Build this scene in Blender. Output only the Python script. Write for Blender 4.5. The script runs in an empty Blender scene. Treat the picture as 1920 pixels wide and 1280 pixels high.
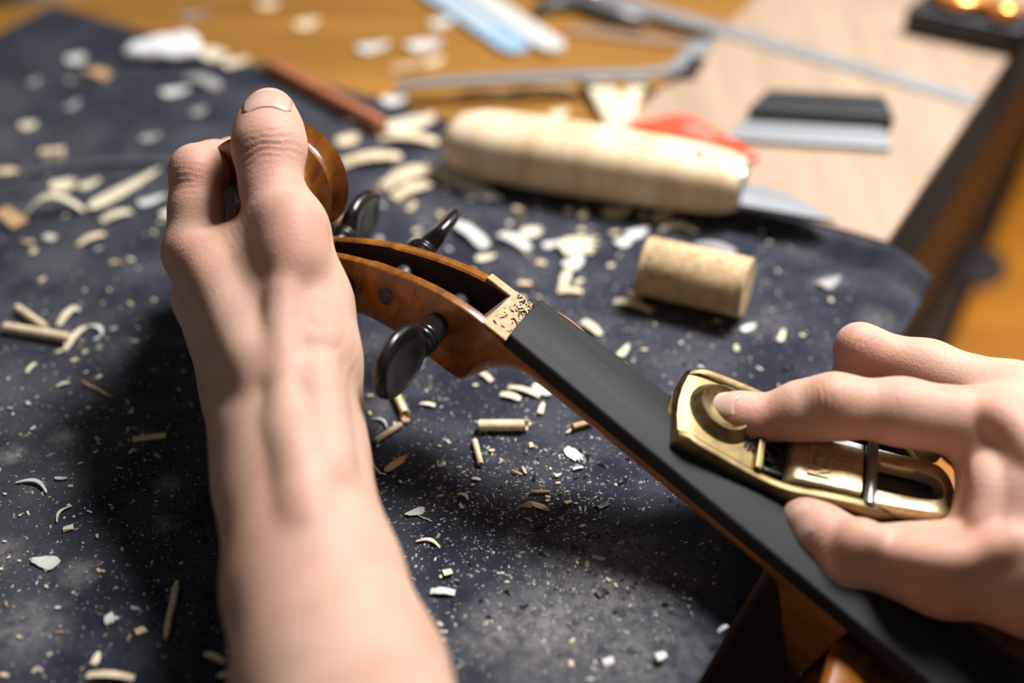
import bpy, bmesh, math, random
import numpy as np
from mathutils import Vector, Matrix, noise as mnoise

# ------------------------------------------------------------------ camera, world, lights, exposure
scene = bpy.context.scene
COL = scene.collection
CAM_H = 0.318
PITCH = math.radians(38)
cam_d = bpy.data.cameras.new('camera')
cam = bpy.data.objects.new('camera', cam_d)
COL.objects.link(cam)
cam.location = (0, 0, CAM_H)
cam.rotation_euler = (math.radians(90) - PITCH, 0, 0)
cam_d.lens = 50
cam_d.sensor_width = 36
cam_d.clip_start = 0.01
cam_d.clip_end = 50
cam_d.dof.use_dof = True
cam_d.dof.focus_distance = 0.447
cam_d.dof.aperture_fstop = 3.2
cam_d.dof.aperture_blades = 0
scene.camera = cam

world = bpy.data.worlds.new('world')
scene.world = world
world.use_nodes = True
wbg = world.node_tree.nodes['Background']
wbg.inputs[0].default_value = (0.86, 0.80, 0.74, 1)
wbg.inputs[1].default_value = 0.11


def area_light(name, loc, target, size, power, color, spread):
    l = bpy.data.lights.new(name, 'AREA')
    l.shape = 'RECTANGLE'
    l.size, l.size_y = size
    l.energy = power
    l.color = color
    l.spread = math.radians(spread)
    o = bpy.data.objects.new(name, l)
    COL.objects.link(o)
    o.location = loc
    o.rotation_euler = (Vector(target) - Vector(loc)).to_track_quat('-Z', 'Y').to_euler()
    return o


area_light('window_light', (0.40, 0.70, 0.84), (0.10, 0.42, 0.0), (0.32, 0.28), 7.3, (1.0, 0.975, 0.955), 105)
area_light('side_fill_light', (0.66, 0.92, 0.50), (0.10, 0.34, 0.05), (0.60, 0.40), 1.5, (1.0, 0.96, 0.92), 170)  # added fill, gives the lever cap and fingerboard something bright to reflect

vs = scene.view_settings
vs.view_transform = 'Standard'
vs.look = 'None'
vs.gamma = 1
vs.use_curve_mapping = False
vs.exposure = 0.0

# ------------------------------------------------------------------ measuring helpers (metres)
FPX = 1920 * 50 / 36
FW = np.array([0, math.cos(PITCH), -math.sin(PITCH)])
UP = np.array([0, math.sin(PITCH), math.cos(PITCH)])
RT = np.array([1.0, 0, 0])
CC = np.array([0, 0, CAM_H])


def D(px, py, d):
    """place in the room seen at photo position (px, py), d metres deep"""
    return CC + d * (FW + RT * (px - 960) / FPX - UP * (py - 640) / FPX)


def G(px, py, z=0.0):
    """place in the room at height z seen at photo position (px, py)"""
    r = FW + RT * (px - 960) / FPX - UP * (py - 640) / FPX
    return CC + r * ((z - CAM_H) / r[2])


E1 = np.array([0.5, 0.8660254, 0.0])      # along the bench's right edge, away from the camera
E2 = np.array([-0.8660254, 0.5, 0.0])     # across the bench, to the left
R0 = G(1748, 488)                         # right far corner of the cloth
BZ = -0.0030                              # height of the bench top; the cloth lies on it


def ab(a, b, z=0.0):
    p = R0 + a * E1 + b * E2
    return np.array([p[0], p[1], z])


def toab(p):
    q = np.asarray(p) - R0
    return float(q @ E1), float(q @ E2)


# ------------------------------------------------------------------ object helpers
def tag(o, label=None, cat=None, group=None, kind=None):
    if label: o['label'] = label
    if cat: o['category'] = cat
    if group: o['group'] = group
    if kind: o['kind'] = kind
    return o


def empty(name, M=None, loc=None):
    o = bpy.data.objects.new(name, None)
    o.empty_display_size = 0.01
    COL.objects.link(o)
    if M is not None: o.matrix_world = M
    if loc is not None: o.location = loc
    return o


def obj(name, vf, m, parent=None, smooth=True, M=None, scale=1.0, sharp=None, bevel=None, subsurf=0):
    v, f = vf
    me = bpy.data.meshes.new(name)
    v = np.asarray(v, dtype=float) * scale
    me.from_pydata([tuple(p) for p in v], [], [tuple(int(i) for i in q) for q in f])
    me.update()
    bm = bmesh.new()
    bm.from_mesh(me)
    bmesh.ops.remove_doubles(bm, verts=bm.verts, dist=1e-6)
    bmesh.ops.recalc_face_normals(bm, faces=bm.faces)
    if bevel:
        es = [e for e in bm.edges if len(e.link_faces) == 2 and e.calc_face_angle(0) > math.radians(35)]
        bmesh.ops.bevel(bm, geom=es, offset=bevel[0], segments=bevel[1], affect='EDGES', profile=0.5, clamp_overlap=True)
    bm.to_mesh(me)
    bm.free()
    o = bpy.data.objects.new(name, me)
    COL.objects.link(o)
    if smooth:
        me.polygons.foreach_set('use_smooth', [True] * len(me.polygons))
        if sharp is not None:
            me.set_sharp_from_angle(angle=math.radians(sharp))
    if m is not None: me.materials.append(m)
    if parent is not None: o.parent = parent
    if M is not None: o.matrix_world = M
    if subsurf:
        s = o.modifiers.new('subsurf', 'SUBSURF')
        s.levels = s.render_levels = subsurf
    return o


def join(*parts):
    V, F, n = [], [], 0
    for v, f in parts:
        V += [tuple(p) for p in v]
        F += [tuple(i + n for i in q) for q in f]
        n += len(v)
    return V, F


def xf(vf, M):
    return [tuple(M @ Vector(p)) for p in vf[0]], vf[1]


def box(x0, x1, y0, y1, z0, z1):
    v = [(x0, y0, z0), (x1, y0, z0), (x1, y1, z0), (x0, y1, z0), (x0, y0, z1), (x1, y0, z1), (x1, y1, z1), (x0, y1, z1)]
    f = [(0, 3, 2, 1), (4, 5, 6, 7), (0, 1, 5, 4), (1, 2, 6, 5), (2, 3, 7, 6), (3, 0, 4, 7)]
    return v, f


def loft(rings, cap=True, closed=True):
    n = len(rings[0])
    V = [tuple(p) for r in rings for p in r]
    F = []
    for i in range(len(rings) - 1):
        for j in range(n if closed else n - 1):
            k = (j + 1) % n
            F.append((i * n + j, i * n + k, (i + 1) * n + k, (i + 1) * n + j))
    if cap and closed:
        F.append(tuple(range(n - 1, -1, -1)))
        F.append(tuple((len(rings) - 1) * n + j for j in range(n)))
    return V, F


def lathe(prof, seg=28, axis='x'):
    """prof: list of (position along the axis, radius)"""
    rings = []
    for x, r in prof:
        ring = []
        for j in range(seg):
            a = 2 * math.pi * j / seg
            c, s = max(r, 1e-5) * math.cos(a), max(r, 1e-5) * math.sin(a)
            ring.append({'x': (x, c, s), 'y': (s, x, c), 'z': (c, s, x)}[axis])
        rings.append(ring)
    return loft(rings)


def tube(pts, rad, seg=12, flat=1.0):
    pts = [Vector(p) for p in pts]
    rings = []
    n = len(pts)
    prev = None
    for i, p in enumerate(pts):
        t = (pts[min(i + 1, n - 1)] - pts[max(i - 1, 0)]).normalized()
        if prev is None:
            a = Vector((0, 0, 1)) if abs(t.z) < .9 else Vector((1, 0, 0))
            s = t.cross(a).normalized()
        else:
            s = (prev - t * prev.dot(t)).normalized()
        prev = s
        q = t.cross(s)
        r = rad[i] if hasattr(rad, '__len__') else rad
        rings.append([tuple(p + s * r * math.cos(2 * math.pi * j / seg) + q * r * flat * math.sin(2 * math.pi * j / seg)) for j in range(seg)])
    return loft(rings)


def prism(poly, z0, z1):
    n = len(poly)
    v = [(x, y, z0) for x, y in poly] + [(x, y, z1) for x, y in poly]
    f = [tuple(range(n - 1, -1, -1)), tuple(range(n, 2 * n))] + [(i, (i + 1) % n, n + (i + 1) % n, n + i) for i in range(n)]
    return v, f


def interp(x, xs, ys):
    return float(np.interp(x, xs, ys))


def smooth_interp(xs, ys):
    """monotone-ish cubic through points, xs ascending"""
    xs = np.array(xs, float); ys = np.array(ys, float)
    m = np.gradient(ys, xs)

    def f(x):
        x = min(max(x, xs[0]), xs[-1])
        i = int(min(max(np.searchsorted(xs, x) - 1, 0), len(xs) - 2))
        h = xs[i + 1] - xs[i]; t = (x - xs[i]) / h
        return float((2*t**3-3*t**2+1)*ys[i] + (t**3-2*t**2+t)*h*m[i] + (-2*t**3+3*t**2)*ys[i+1] + (t**3-t**2)*h*m[i+1])
    return f


# ------------------------------------------------------------------ materials
class NT:
    def __init__(s, name):
        s.m = bpy.data.materials.new(name)
        s.m.use_nodes = True
        s.t = s.m.node_tree
        s.b = s.t.nodes['Principled BSDF']
        s.co = s.n('ShaderNodeTexCoord').outputs['Object']

    def n(s, kind, **kw):
        x = s.t.nodes.new(kind)
        for k, v in kw.items(): setattr(x, k, v)
        return x

    def link(s, a, b): s.t.links.new(a, b)

    def set(s, **kw):
        for k, v in kw.items():
            k = k.replace('_', ' ')
            i = s.b.inputs[k]
            if hasattr(v, 'is_output') or isinstance(v, bpy.types.NodeSocket): s.link(v, i)
            else: i.default_value = (*v, 1) if isinstance(v, tuple) and len(v) == 3 and i.type == 'RGBA' else v
        return s

    def scale(s, sc, co=None, rot=(0, 0, 0)):
        mp = s.n('ShaderNodeMapping')
        mp.inputs['Scale'].default_value = sc if isinstance(sc, tuple) else (sc, sc, sc)
        mp.inputs['Rotation'].default_value = rot
        s.link(co or s.co, mp.inputs['Vector'])
        return mp.outputs[0]

    def noise(s, sc, detail=3, rough=.55, co=None, dist=0):
        x = s.n('ShaderNodeTexNoise')
        x.inputs['Scale'].default_value = 1
        x.inputs['Detail'].default_value = detail
        x.inputs['Roughness'].default_value = rough
        x.inputs['Distortion'].default_value = dist
        s.link(s.scale(sc, co), x.inputs['Vector'])
        return x.outputs['Fac']

    def voronoi(s, sc, out='Distance', rnd=1.0):
        x = s.n('ShaderNodeTexVoronoi')
        x.inputs['Scale'].default_value = 1
        x.inputs['Randomness'].default_value = rnd
        s.link(s.scale(sc), x.inputs['Vector'])
        return x.outputs[out]

    def ramp(s, fac, stops, interp='LINEAR'):
        x = s.n('ShaderNodeValToRGB')
        cr = x.color_ramp
        cr.interpolation = interp
        while len(cr.elements) < len(stops): cr.elements.new(0.5)
        for e, (p, c) in zip(cr.elements, stops):
            e.position = p
            e.color = (*c, 1) if isinstance(c, tuple) else (c, c, c, 1)
        s.link(fac, x.inputs[0])
        return x.outputs[0]

    def mix(s, fac, a, b, mode='MIX'):
        x = s.n('ShaderNodeMix', data_type='RGBA', blend_type=mode)
        for v, i in ((fac, 0), (a, 6), (b, 7)):
            if isinstance(v, bpy.types.NodeSocket): s.link(v, x.inputs[i])
            elif i == 0: x.inputs[0].default_value = v
            else: x.inputs[i].default_value = (*v, 1)
        return x.outputs[2]

    def math(s, op, a, b=0.0, clamp=False):
        x = s.n('ShaderNodeMath', operation=op, use_clamp=clamp)
        for v, i in ((a, 0), (b, 1)):
            if isinstance(v, bpy.types.NodeSocket): s.link(v, x.inputs[i])
            else: x.inputs[i].default_value = v
        return x.outputs[0]

    def bump(s, h, strength=.3, dist=.0005, base=None):
        x = s.n('ShaderNodeBump')
        x.inputs['Strength'].default_value = strength
        x.inputs['Distance'].default_value = dist
        s.link(h, x.inputs['Height'])
        if base is not None: s.link(base, x.inputs['Normal'])
        s.link(x.outputs[0], s.b.inputs['Normal'])
        return x.outputs[0]


def simple(name, c, rough=.5, metal=0.0, sc=300, var=.25, bump=.15, bd=.0002, stretch=None):
    t = NT(name)
    nz = t.noise(stretch or sc, 4)
    lo = tuple(x * (1 - var) for x in c)
    hi = tuple(min(1, x * (1 + var)) for x in c)
    t.set(Base_Color=t.ramp(nz, [(.3, lo), (.7, hi)]), Roughness=rough, Metallic=metal)
    if bump: t.bump(nz, bump, bd)
    return t.m


def wood(name, lo, hi, rough=.5, sc=(30, 400, 400), bump=.1, coat=0.0, mid=None):
    t = NT(name)
    g = t.noise(sc, 5, .6, dist=.4)
    stops = [(.28, lo), (.72, hi)] if mid is None else [(.25, lo), (.5, mid), (.75, hi)]
    t.set(Base_Color=t.ramp(g, stops), Roughness=rough, Coat_Weight=coat, Coat_Roughness=.15)
    if bump: t.bump(g, bump, .0003)
    return t.m


# bench and setting
M_bench = wood('bench_wood', (.20, .085, .012), (.40, .19, .035), .45, (6, 90, 90), .08)
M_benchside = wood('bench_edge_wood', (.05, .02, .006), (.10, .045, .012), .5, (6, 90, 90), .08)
M_board = wood('board_wood', (.31, .215, .145), (.42, .305, .215), .6, (60, 8, 60), .03)
M_honey = wood('honey_wood', (.30, .105, .006), (.52, .20, .015), .35, (9, 60, 60), .05, .3)
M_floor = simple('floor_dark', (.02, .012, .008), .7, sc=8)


def cloth_material():
    t = NT('navy_cloth')
    big = t.noise(7, 4, .6)
    mid = t.noise(38, 4, .6)
    fine = t.noise(900, 2, .6)
    base = t.ramp(mid, [(.3, (.0130, .0155, .0265)), (.75, (.0265, .0290, .0470))])
    # chalky dust rubbed into the weave: patches plus fine grains
    patch = t.ramp(t.math('ADD', t.math('MULTIPLY', big, .65), t.math('MULTIPLY', mid, .5)), [(.52, 0.0), (.74, 1.0)])
    c1 = t.mix(t.math('MULTIPLY', patch, .36), base, (.15, .15, .165))
    grain = t.ramp(t.voronoi(1150), [(.10, 1.0), (.24, 0.0)])
    keep = t.ramp(t.noise(420, 2), [(.50, 0.0), (.62, 1.0)])
    g = t.math('MULTIPLY', t.math('MULTIPLY', grain, keep), t.math('ADD', t.math('MULTIPLY', patch, .6), .32), True)
    c2 = t.mix(g, c1, (.42, .40, .37))
    # pale round dabs of dust, by place on the cloth
    acc = None
    for px, py, r, s in [(122, 820, .0052, .8), (22, 853, .0045, .75), (312, 906, .0044, .8), (312, 982, .0042, .7), (150, 1074, .0056, .8),
                         (45, 1178, .0125, .5), (5, 1040, .0075, .55), (268, 818, .0042, .5), (1040, 1180, .020, .6), (935, 1185, .012, .55), (1140, 1110, .026, .5), (1180, 1220, .024, .4),
                         (975, 1003, .0045, .45), (1545, 530, .006, .45), (1650, 595, .008, .45), (1450, 600, .01, .35), (700, 760, .009, .28)]:
        p = G(px, py)
        d = t.n('ShaderNodeVectorMath', operation='DISTANCE')
        t.link(t.co, d.inputs[0])
        d.inputs[1].default_value = tuple(p)
        f = t.math('SUBTRACT', 1.0, t.math('DIVIDE', d.outputs['Value'], r * 1.35), True)
        f = t.math('MULTIPLY', f, s * 1.2, True)
        acc = f if acc is None else t.math('MAXIMUM', acc, f)
    brk = t.ramp(t.noise(260, 4, .7), [(.32, 0.0), (.62, 1.0)])
    c3 = t.mix(t.math('MULTIPLY', t.math('MULTIPLY', acc, brk), .62, True), c2, (.40, .385, .36))
    t.set(Base_Color=c3, Roughness=.95, Sheen_Weight=.12, Sheen_Roughness=.5, Specular_IOR_Level=.12)
    # twill weave
    w = t.n('ShaderNodeTexWave', wave_type='BANDS', bands_direction='DIAGONAL')
    w.inputs['Scale'].default_value = 800
    w.inputs['Distortion'].default_value = 2.0
    w.inputs['Detail'].default_value = 1
    t.link(t.co, w.inputs['Vector'])
    h = t.math('ADD', t.math('MULTIPLY', w.outputs['Fac'], .6), fine)
    t.bump(h, .4, .0003)
    return t.m


M_cloth = cloth_material()
M_steel = simple('brushed_steel', (.52, .53, .55), .28, 1.0, var=.12, stretch=(40, 900, 900), bump=.05)
M_steel_pale = simple('pale_steel', (.33, .345, .37), .45, .5, var=.08, stretch=(40, 700, 700), bump=.03)
M_blackplastic = simple('black_plastic', (.012, .013, .015), .5, bump=.05)
M_red = simple('red_plastic', (.85, .075, .03), .4, var=.08, bump=.02)
M_white = simple('white_plastic', (.60, .60, .585), .45, var=.04, bump=.02)
M_blue = simple('pale_blue_print', (.29, .45, .60), .45, var=.12, bump=.02)
M_cork = None
M_birch = wood('curly_birch', (.52, .35, .17), (.82, .71, .52), .5, (120, 25, 25), .06, 0, (.74, .58, .37))
M_pencil = wood('red_brown_wood', (.33, .105, .045), (.50, .18, .085), .5, (60, 500, 500), .05)
M_shave = [wood('pale_shaving', (.60, .46, .27), (.84, .71, .50), .7, (500, 90, 500), .1),
           wood('cream_shaving', (.60, .53, .36), (.78, .71, .53), .7, (500, 90, 500), .1),
           wood('tan_shaving', (.42, .25, .11), (.66, .44, .23), .7, (500, 90, 500), .1),
           wood('white_shaving', (.56, .56, .52), (.70, .70, .66), .75, (500, 90, 500), .1),
           wood('grey_shaving', (.24, .23, .24), (.38, .36, .36), .7, (500, 90, 500), .1)]
M_ebonychip = simple('ebony_chip', (.008, .008, .009), .4, bump=.1)
# ------------------------------------------------------------------ the setting: floor, bench, cloth, board
BED = 0.012    # bench edge sits this far to the right of the cloth corner
floor = obj('floor', box(-3, 3, -2, 4, -.80, -.78), M_floor, smooth=False)
tag(floor, 'dark workshop floor below the bench', 'floor', kind='structure')


def slab(a0, a1, b0, b1, z0, z1):
    c = [ab(a0, b0), ab(a1, b0), ab(a1, b1), ab(a0, b1)]
    return prism([(p[0], p[1]) for p in c][::-1], z0, z1)


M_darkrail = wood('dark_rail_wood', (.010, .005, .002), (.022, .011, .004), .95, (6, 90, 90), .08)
bench = empty('workbench', loc=tuple(ab(-.2, .4, -.78)))
tag(bench, 'amber brown varnished workbench under the navy cloth', 'workbench')
bench_M = bench.matrix_world.copy()


def child_world(name, vf, m, parent, **kw):
    """mesh given in world metres, kept in place under its parent"""
    o = obj(name, vf, m, None, **kw)
    o.parent = parent
    o.matrix_parent_inverse = parent.matrix_basis.inverted()
    return o


child_world('bench_top', slab(-.62, 1.0, .0300, 1.1, -.045, BZ), M_bench, bench, bevel=(.0015, 2), smooth=False)
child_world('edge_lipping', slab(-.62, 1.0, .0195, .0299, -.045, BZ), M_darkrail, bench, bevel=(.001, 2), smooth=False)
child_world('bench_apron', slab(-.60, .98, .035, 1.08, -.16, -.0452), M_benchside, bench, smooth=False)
for a_, b_ in ((-.56, .07), (.92, .07), (-.56, 1.0), (.92, 1.0)):
    child_world('leg', slab(a_ - .03, a_ + .03, b_ - .03, b_ + .03, -.78, -.1602), M_benchside, bench, smooth=False)


# honey-coloured plank seat standing below, to the right of the bench
def lower_seat():
    z1 = -.20
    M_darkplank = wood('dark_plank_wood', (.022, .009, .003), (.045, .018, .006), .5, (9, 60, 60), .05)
    root = empty('wooden_stool', loc=tuple(ab(.45, -.05, -.78)))
    tag(root, 'honey varnished wooden stool standing below the bench at its right side', 'stool')
    for i in range(3):
        b1 = .024 + .122 - i * .125
        c = [(.10, b1 - .122 - .009), (.85, b1 - .122 + .041), (.85, b1 + .041), (.10, b1 - .009)]
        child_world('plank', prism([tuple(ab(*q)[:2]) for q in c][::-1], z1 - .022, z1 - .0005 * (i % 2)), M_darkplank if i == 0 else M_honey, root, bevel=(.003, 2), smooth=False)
    child_world('rail', slab(.12, .83, -.20, .13, z1 - .055, z1 - .0235), M_benchside, root, smooth=False)
    p = G(1838, 502, z1)  # thin dark oval disc set into the seat
    child_world('dark_oval', xf(lathe([(-.002, 0), (-.002, .015), (.0006, .016), (.0012, .014), (.0012, 0)], 24, 'z'), Matrix.Translation(Vector(p)) @ Matrix.Rotation(math.radians(60), 4, 'Z') @ Matrix.Diagonal((1.5, 1, 1, 1))), M_floor, root)
    for a_, b_ in ((.16, -.17), (.79, -.17), (.16, .10), (.79, .10)):
        child_world('leg', slab(a_ - .02, a_ + .02, b_ - .02, b_ + .02, -.78, z1 - .0555), M_benchside, root, smooth=False)


lower_seat()

# navy cloth with a hemmed far edge, curling at its right corner and hanging a little over the bench edge
CL_B1 = 0.466


def cloth():
    na, nb = 230, 190
    A = np.concatenate([np.linspace(-.60, -.06, 150), np.linspace(-.058, 0.0, 80)])
    Bv = np.concatenate([np.linspace(-.0035, .05, 60), np.linspace(.052, CL_B1, 150)])
    V = []
    for a in A:
        for b in Bv:
            z = 0.0007 * mnoise.noise(Vector((a * 14, b * 14, 1.3))) + .0003 * mnoise.noise(Vector((a * 60, b * 60, 4)))
            # far hem: a padded ridge with a crease in front of it, strongest toward the right corner
            k = math.exp(-max(b - .03, 0) / .11)
            w = .013
            z += k * .0050 * math.exp(-((a + .007) / .0055) ** 2)
            z -= k * .0014 * math.exp(-((a + .0175) / .004) ** 2)
            aa, bb = a, b
            # rounded corner
            if b < .03:
                aa = a - (.03 - b) ** 2 * 7 * math.exp(a / .05)
            # the stiff cloth juts over the bench edge and droops a little
            over = .0200 - b
            if over > 0:
                z -= 9.0 * over * over
                z += .0022 * math.exp(-((a + .014) / .010) ** 2)
            p = ab(aa, bb, max(z, -.02))
            V.append(tuple(p))
    n = len(Bv)
    F = [(i * n + j, i * n + j + 1, (i + 1) * n + j + 1, (i + 1) * n + j) for i in range(len(A) - 1) for j in range(n - 1)]
    # underside
    o = obj('bench_cloth', (V, F), M_cloth)
    md = o.modifiers.new('thickness', 'SOLIDIFY')
    md.thickness = .0021
    me = o.data
    up = sum(p.normal.z for p in me.polygons)
    md.offset = -1 if up > 0 else 1
    return o


tag(cloth(), 'navy blue cloth covered in wood shavings and dust, spread over the bench', 'cloth')

# plywood board at the far right
bl = toab(G(1262, 150))[1]
bc = toab(G(1690, 410, .0022))
print('board corner', bc, 'left top of cloth', toab(G(95, 55)))
board = obj('wooden_board', slab(.0008, .42, bc[1], bl, BZ, .0022), M_board, smooth=False, bevel=(.0007, 2))
tag(board, 'smooth light wooden board lying along the right edge of the bench', 'board')


# ------------------------------------------------------------------ tools lying at the back
def frame_from(p0, p1, z=(0, 0, 1)):
    """matrix with origin p0, x toward p1, z up"""
    p0, p1 = Vector(p0), Vector(p1)
    x = (p1 - p0).normalized()
    zz = Vector(z)
    y = zz.cross(x).normalized()
    zz = x.cross(y)
    M = Matrix((x, y, zz)).transposed().to_4x4()
    M.translation = p0
    return M, (p1 - p0).length


BT = .0022    # top of the board


def knife():
    z = .0135
    M, L = frame_from(G(835, 258, z), G(1392, 347, .0150))
    root = empty('carving_knife', M)
    tag(root, 'carving knife with thick pale curly birch handle and short steel blade', 'knife')
    hw = smooth_interp([0, .004, .012, .035, .07, .10, .125, .139, .144], [0.004, .0088, .0120, .0140, .0142, .0137, .0128, .0112, .0095])
    s = L / .144
    rings = []
    for x in np.concatenate([np.linspace(0, .012, 8), np.linspace(.018, .13, 16), np.linspace(.134, .144, 6)]):
        r = hw(x)
        ring = []
        for j in range(28):
            t = 2 * math.pi * j / 28
            c, sn = math.cos(t), math.sin(t)
            e = .8
            ring.append((x * s, r * 1.12 * abs(c) ** e * (1 if c > 0 else -1), r * .98 * abs(sn) ** e * (1 if sn > 0 else -1)))
        rings.append(ring)
    obj('handle', loft(rings), M_birch, root, sharp=50)
    obj('pin', lathe([(.0112, .0), (.0112, .0016), (.0133, .0016), (.0135, .0)], 12, 'z'), M_blackplastic, root).location = (L - .018, -.003, 0)
    # blade: back straight, edge sweeping to a point
    n = 14
    V, F = [], []
    bl_ = .039
    for i in range(n + 1):
        x = L - .006 + (bl_ + .006) * i / n
        t = i / n
        y0 = -.0085
        y1 = -.0085 + .0175 * (1 - max(0, (t - .30) / .70) ** 1.5)
        th = .0011 * (1 - .5 * t)
        V += [(x, y0, th), (x, (y0 + y1) / 2, th), (x, y1, .0001), (x, (y0 + y1) / 2, -th), (x, y0, -th)]
    for i in range(n):
        for j in range(5):
            k = (j + 1) % 5
            F.append((i * 5 + j, i * 5 + k, (i + 1) * 5 + k, (i + 1) * 5 + j))
    F.append((0, 1, 2, 3, 4))
    F.append(tuple(n * 5 + j for j in range(5)))
    obj('blade', (V, F), M_steel_pale, root, smooth=False).location = (0, .0005, -.005)
    obj('bolster', lathe([(L - .0005, .0), (L - .0005, .0085), (L + .0012, .0080), (L + .0012, 0)], 20, 'x'), M_steel, root)


def cork():
    global M_cork
    t = NT('cork')
    nz = t.noise(260, 5, .65)
    pit = t.ramp(t.voronoi((420, 900, 900)), [(.08, 1.0), (.22, 0.0)])
    c = t.ramp(nz, [(.3, (.36, .22, .10)), (.5, (.58, .41, .22)), (.75, (.70, .53, .32))])
    t.set(Base_Color=t.mix(t.math('MULTIPLY', pit, .35), c, (.25, .14, .06)), Roughness=.8)
    t.bump(nz, .3, .0004)
    M_cork = t.m
    r = .0112
    M, L = frame_from(G(1208, 497, r + .001), G(1402, 540, r + .001))
    prof = [(0, 0), (0, r - .0006), (.0006, r), (L * .035, r), (L * .045, r - .0003), (L * .055, r), (L * .94, r), (L * .95, r - .0003), (L * .96, r), (L - .0006, r), (L, r - .0006), (L, 0)]
    o = obj('bottle_cork', lathe(prof, 40, 'x'), M_cork, sharp=40, M=M)
    tag(o, 'tan cylindrical cork lying on its side on the cloth below the knife', 'cork')


def saw_blade():
    # backed blade lying on the board: pale steel plate with a black spine along its far side
    z = BT + .0035
    p0, p1 = G(1338, 254, z), G(1672, 273, z)
    M, L = frame_from(p0, p1)
    root = empty('backed_blade', M)
    tag(root, 'pale steel blade with a black spine lying on the light board', 'blade')
    q = M.inverted() @ Vector(G(1440, 180, z))
    q2 = M.inverted() @ Vector(G(1655, 196, z))
    yb = (q.y + q2.y) / 2
    plate = [(0.0, .0), (L, .0), (L * .975, yb * .55), (q.x * .62, yb * .55), (0.008, yb * .22)]
    obj('steel_plate', prism(plate, -.0028, -.0016), M_steel_pale, root, smooth=False, bevel=(.0003, 1))
    obj('fold', prism([(.004, .0), (L, .0), (L * .995, .010), (.012, .010)], -.0016, -.0002), M_steel_pale, root, smooth=False, bevel=(.0006, 2))
    obj('spine', prism([(q.x * .60, yb * .50), (q2.x + .003, yb * .50), (q2.x, yb), (q.x, yb)], -.0030, .0042), M_blackplastic, root, smooth=False, bevel=(.0008, 2))


def red_tag():
    z = BT + .0012
    M, L = frame_from(G(1188, 243, z), G(1385, 305, z))
    root = empty('red_plastic_case', M)
    tag(root, 'small orange red plastic case lying on the board behind the knife', 'case')
    obj('shell', prism([(-.002, .0), (L, -.002), (L + .006, .007), (L * .72, .0150), (L * .34, .0215), (L * .19, .0190)], -.0010, .0026), M_red, root, smooth=False, bevel=(.0012, 2))
    obj('label_patch', prism([(L * .38, .008), (L * .70, .006), (L * .66, .0125), (L * .40, .0145)], .00265, .0029), simple('dull_pink', (.55, .20, .17), .5), root, smooth=False)


def ruler(name, label, p0, p1, w, th, m, ztop, ticks=True):
    M, L = frame_from(p0, p1)
    root = empty(name, M)
    tag(root, label, 'ruler' if 'ruler' in name else 'bar')
    obj('blade', box(0, L, -w / 2, w / 2, -th, 0), m, root, smooth=False, bevel=(.0003, 1))
    if ticks:
        parts = []
        for i in range(int(L / .005)):
            l = w * (.45 if i % 10 == 0 else .33 if i % 2 == 0 else .22)
            parts.append(box(i * .005 + .002, i * .005 + .0023, -w / 2 + .0003, -w / 2 + l, .0, .00006))
        tag(obj('graduations', join(*parts), M_blackplastic, root, smooth=False), kind='stuff')
    return root


def long_ruler():
    ruler('steel_ruler', 'long grey steel ruler lying across the light board near the top', G(1000, -45, BT + .0011), G(1828, 186, BT + .0011), .0115, .0010, simple('ruler_steel', (.36, .36, .375), .42, .45, stretch=(40, 700, 700), bump=.03), 0)


def blue_strip():
    # two-tone folding rule end: white half and pale blue half side by side
    z = BZ + .0042
    M, L = frame_from(G(742, -95, z), G(1018, 88, z))
    root = empty('folding_rule', M)
    tag(root, 'white and pale blue folding rule lying on the amber bench at the top', 'folding rule')

    def leaf(y0, y1, x1, z0, z1):
        pts = [(0, y0), (x1 - .006, y0)]
        for k in range(7):
            t = -math.pi / 2 + math.pi * k / 6
            pts.append((x1 - .006 + .006 * math.cos(t), (y0 + y1) / 2 + (y1 - y0) / 2 * math.sin(t)))
        pts += [(0, y1)]
        return prism(pts, z0, z1)
    obj('white_leaf', leaf(-.0005, .0135, L + .004, -.004, -.0005), M_white, root, smooth=False, bevel=(.0006, 2))
    o = obj('blue_leaf', leaf(-.0165, -.0010, L - .006, -.0040, -.0014), M_blue, root, smooth=False, bevel=(.0006, 2))
    o['label'] = 'pale blue leaf of the rule'
    obj('stripe', box(.004, L - .03, -.0105, -.0065, -.0013, -.0012), M_white, root, smooth=False)


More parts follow.
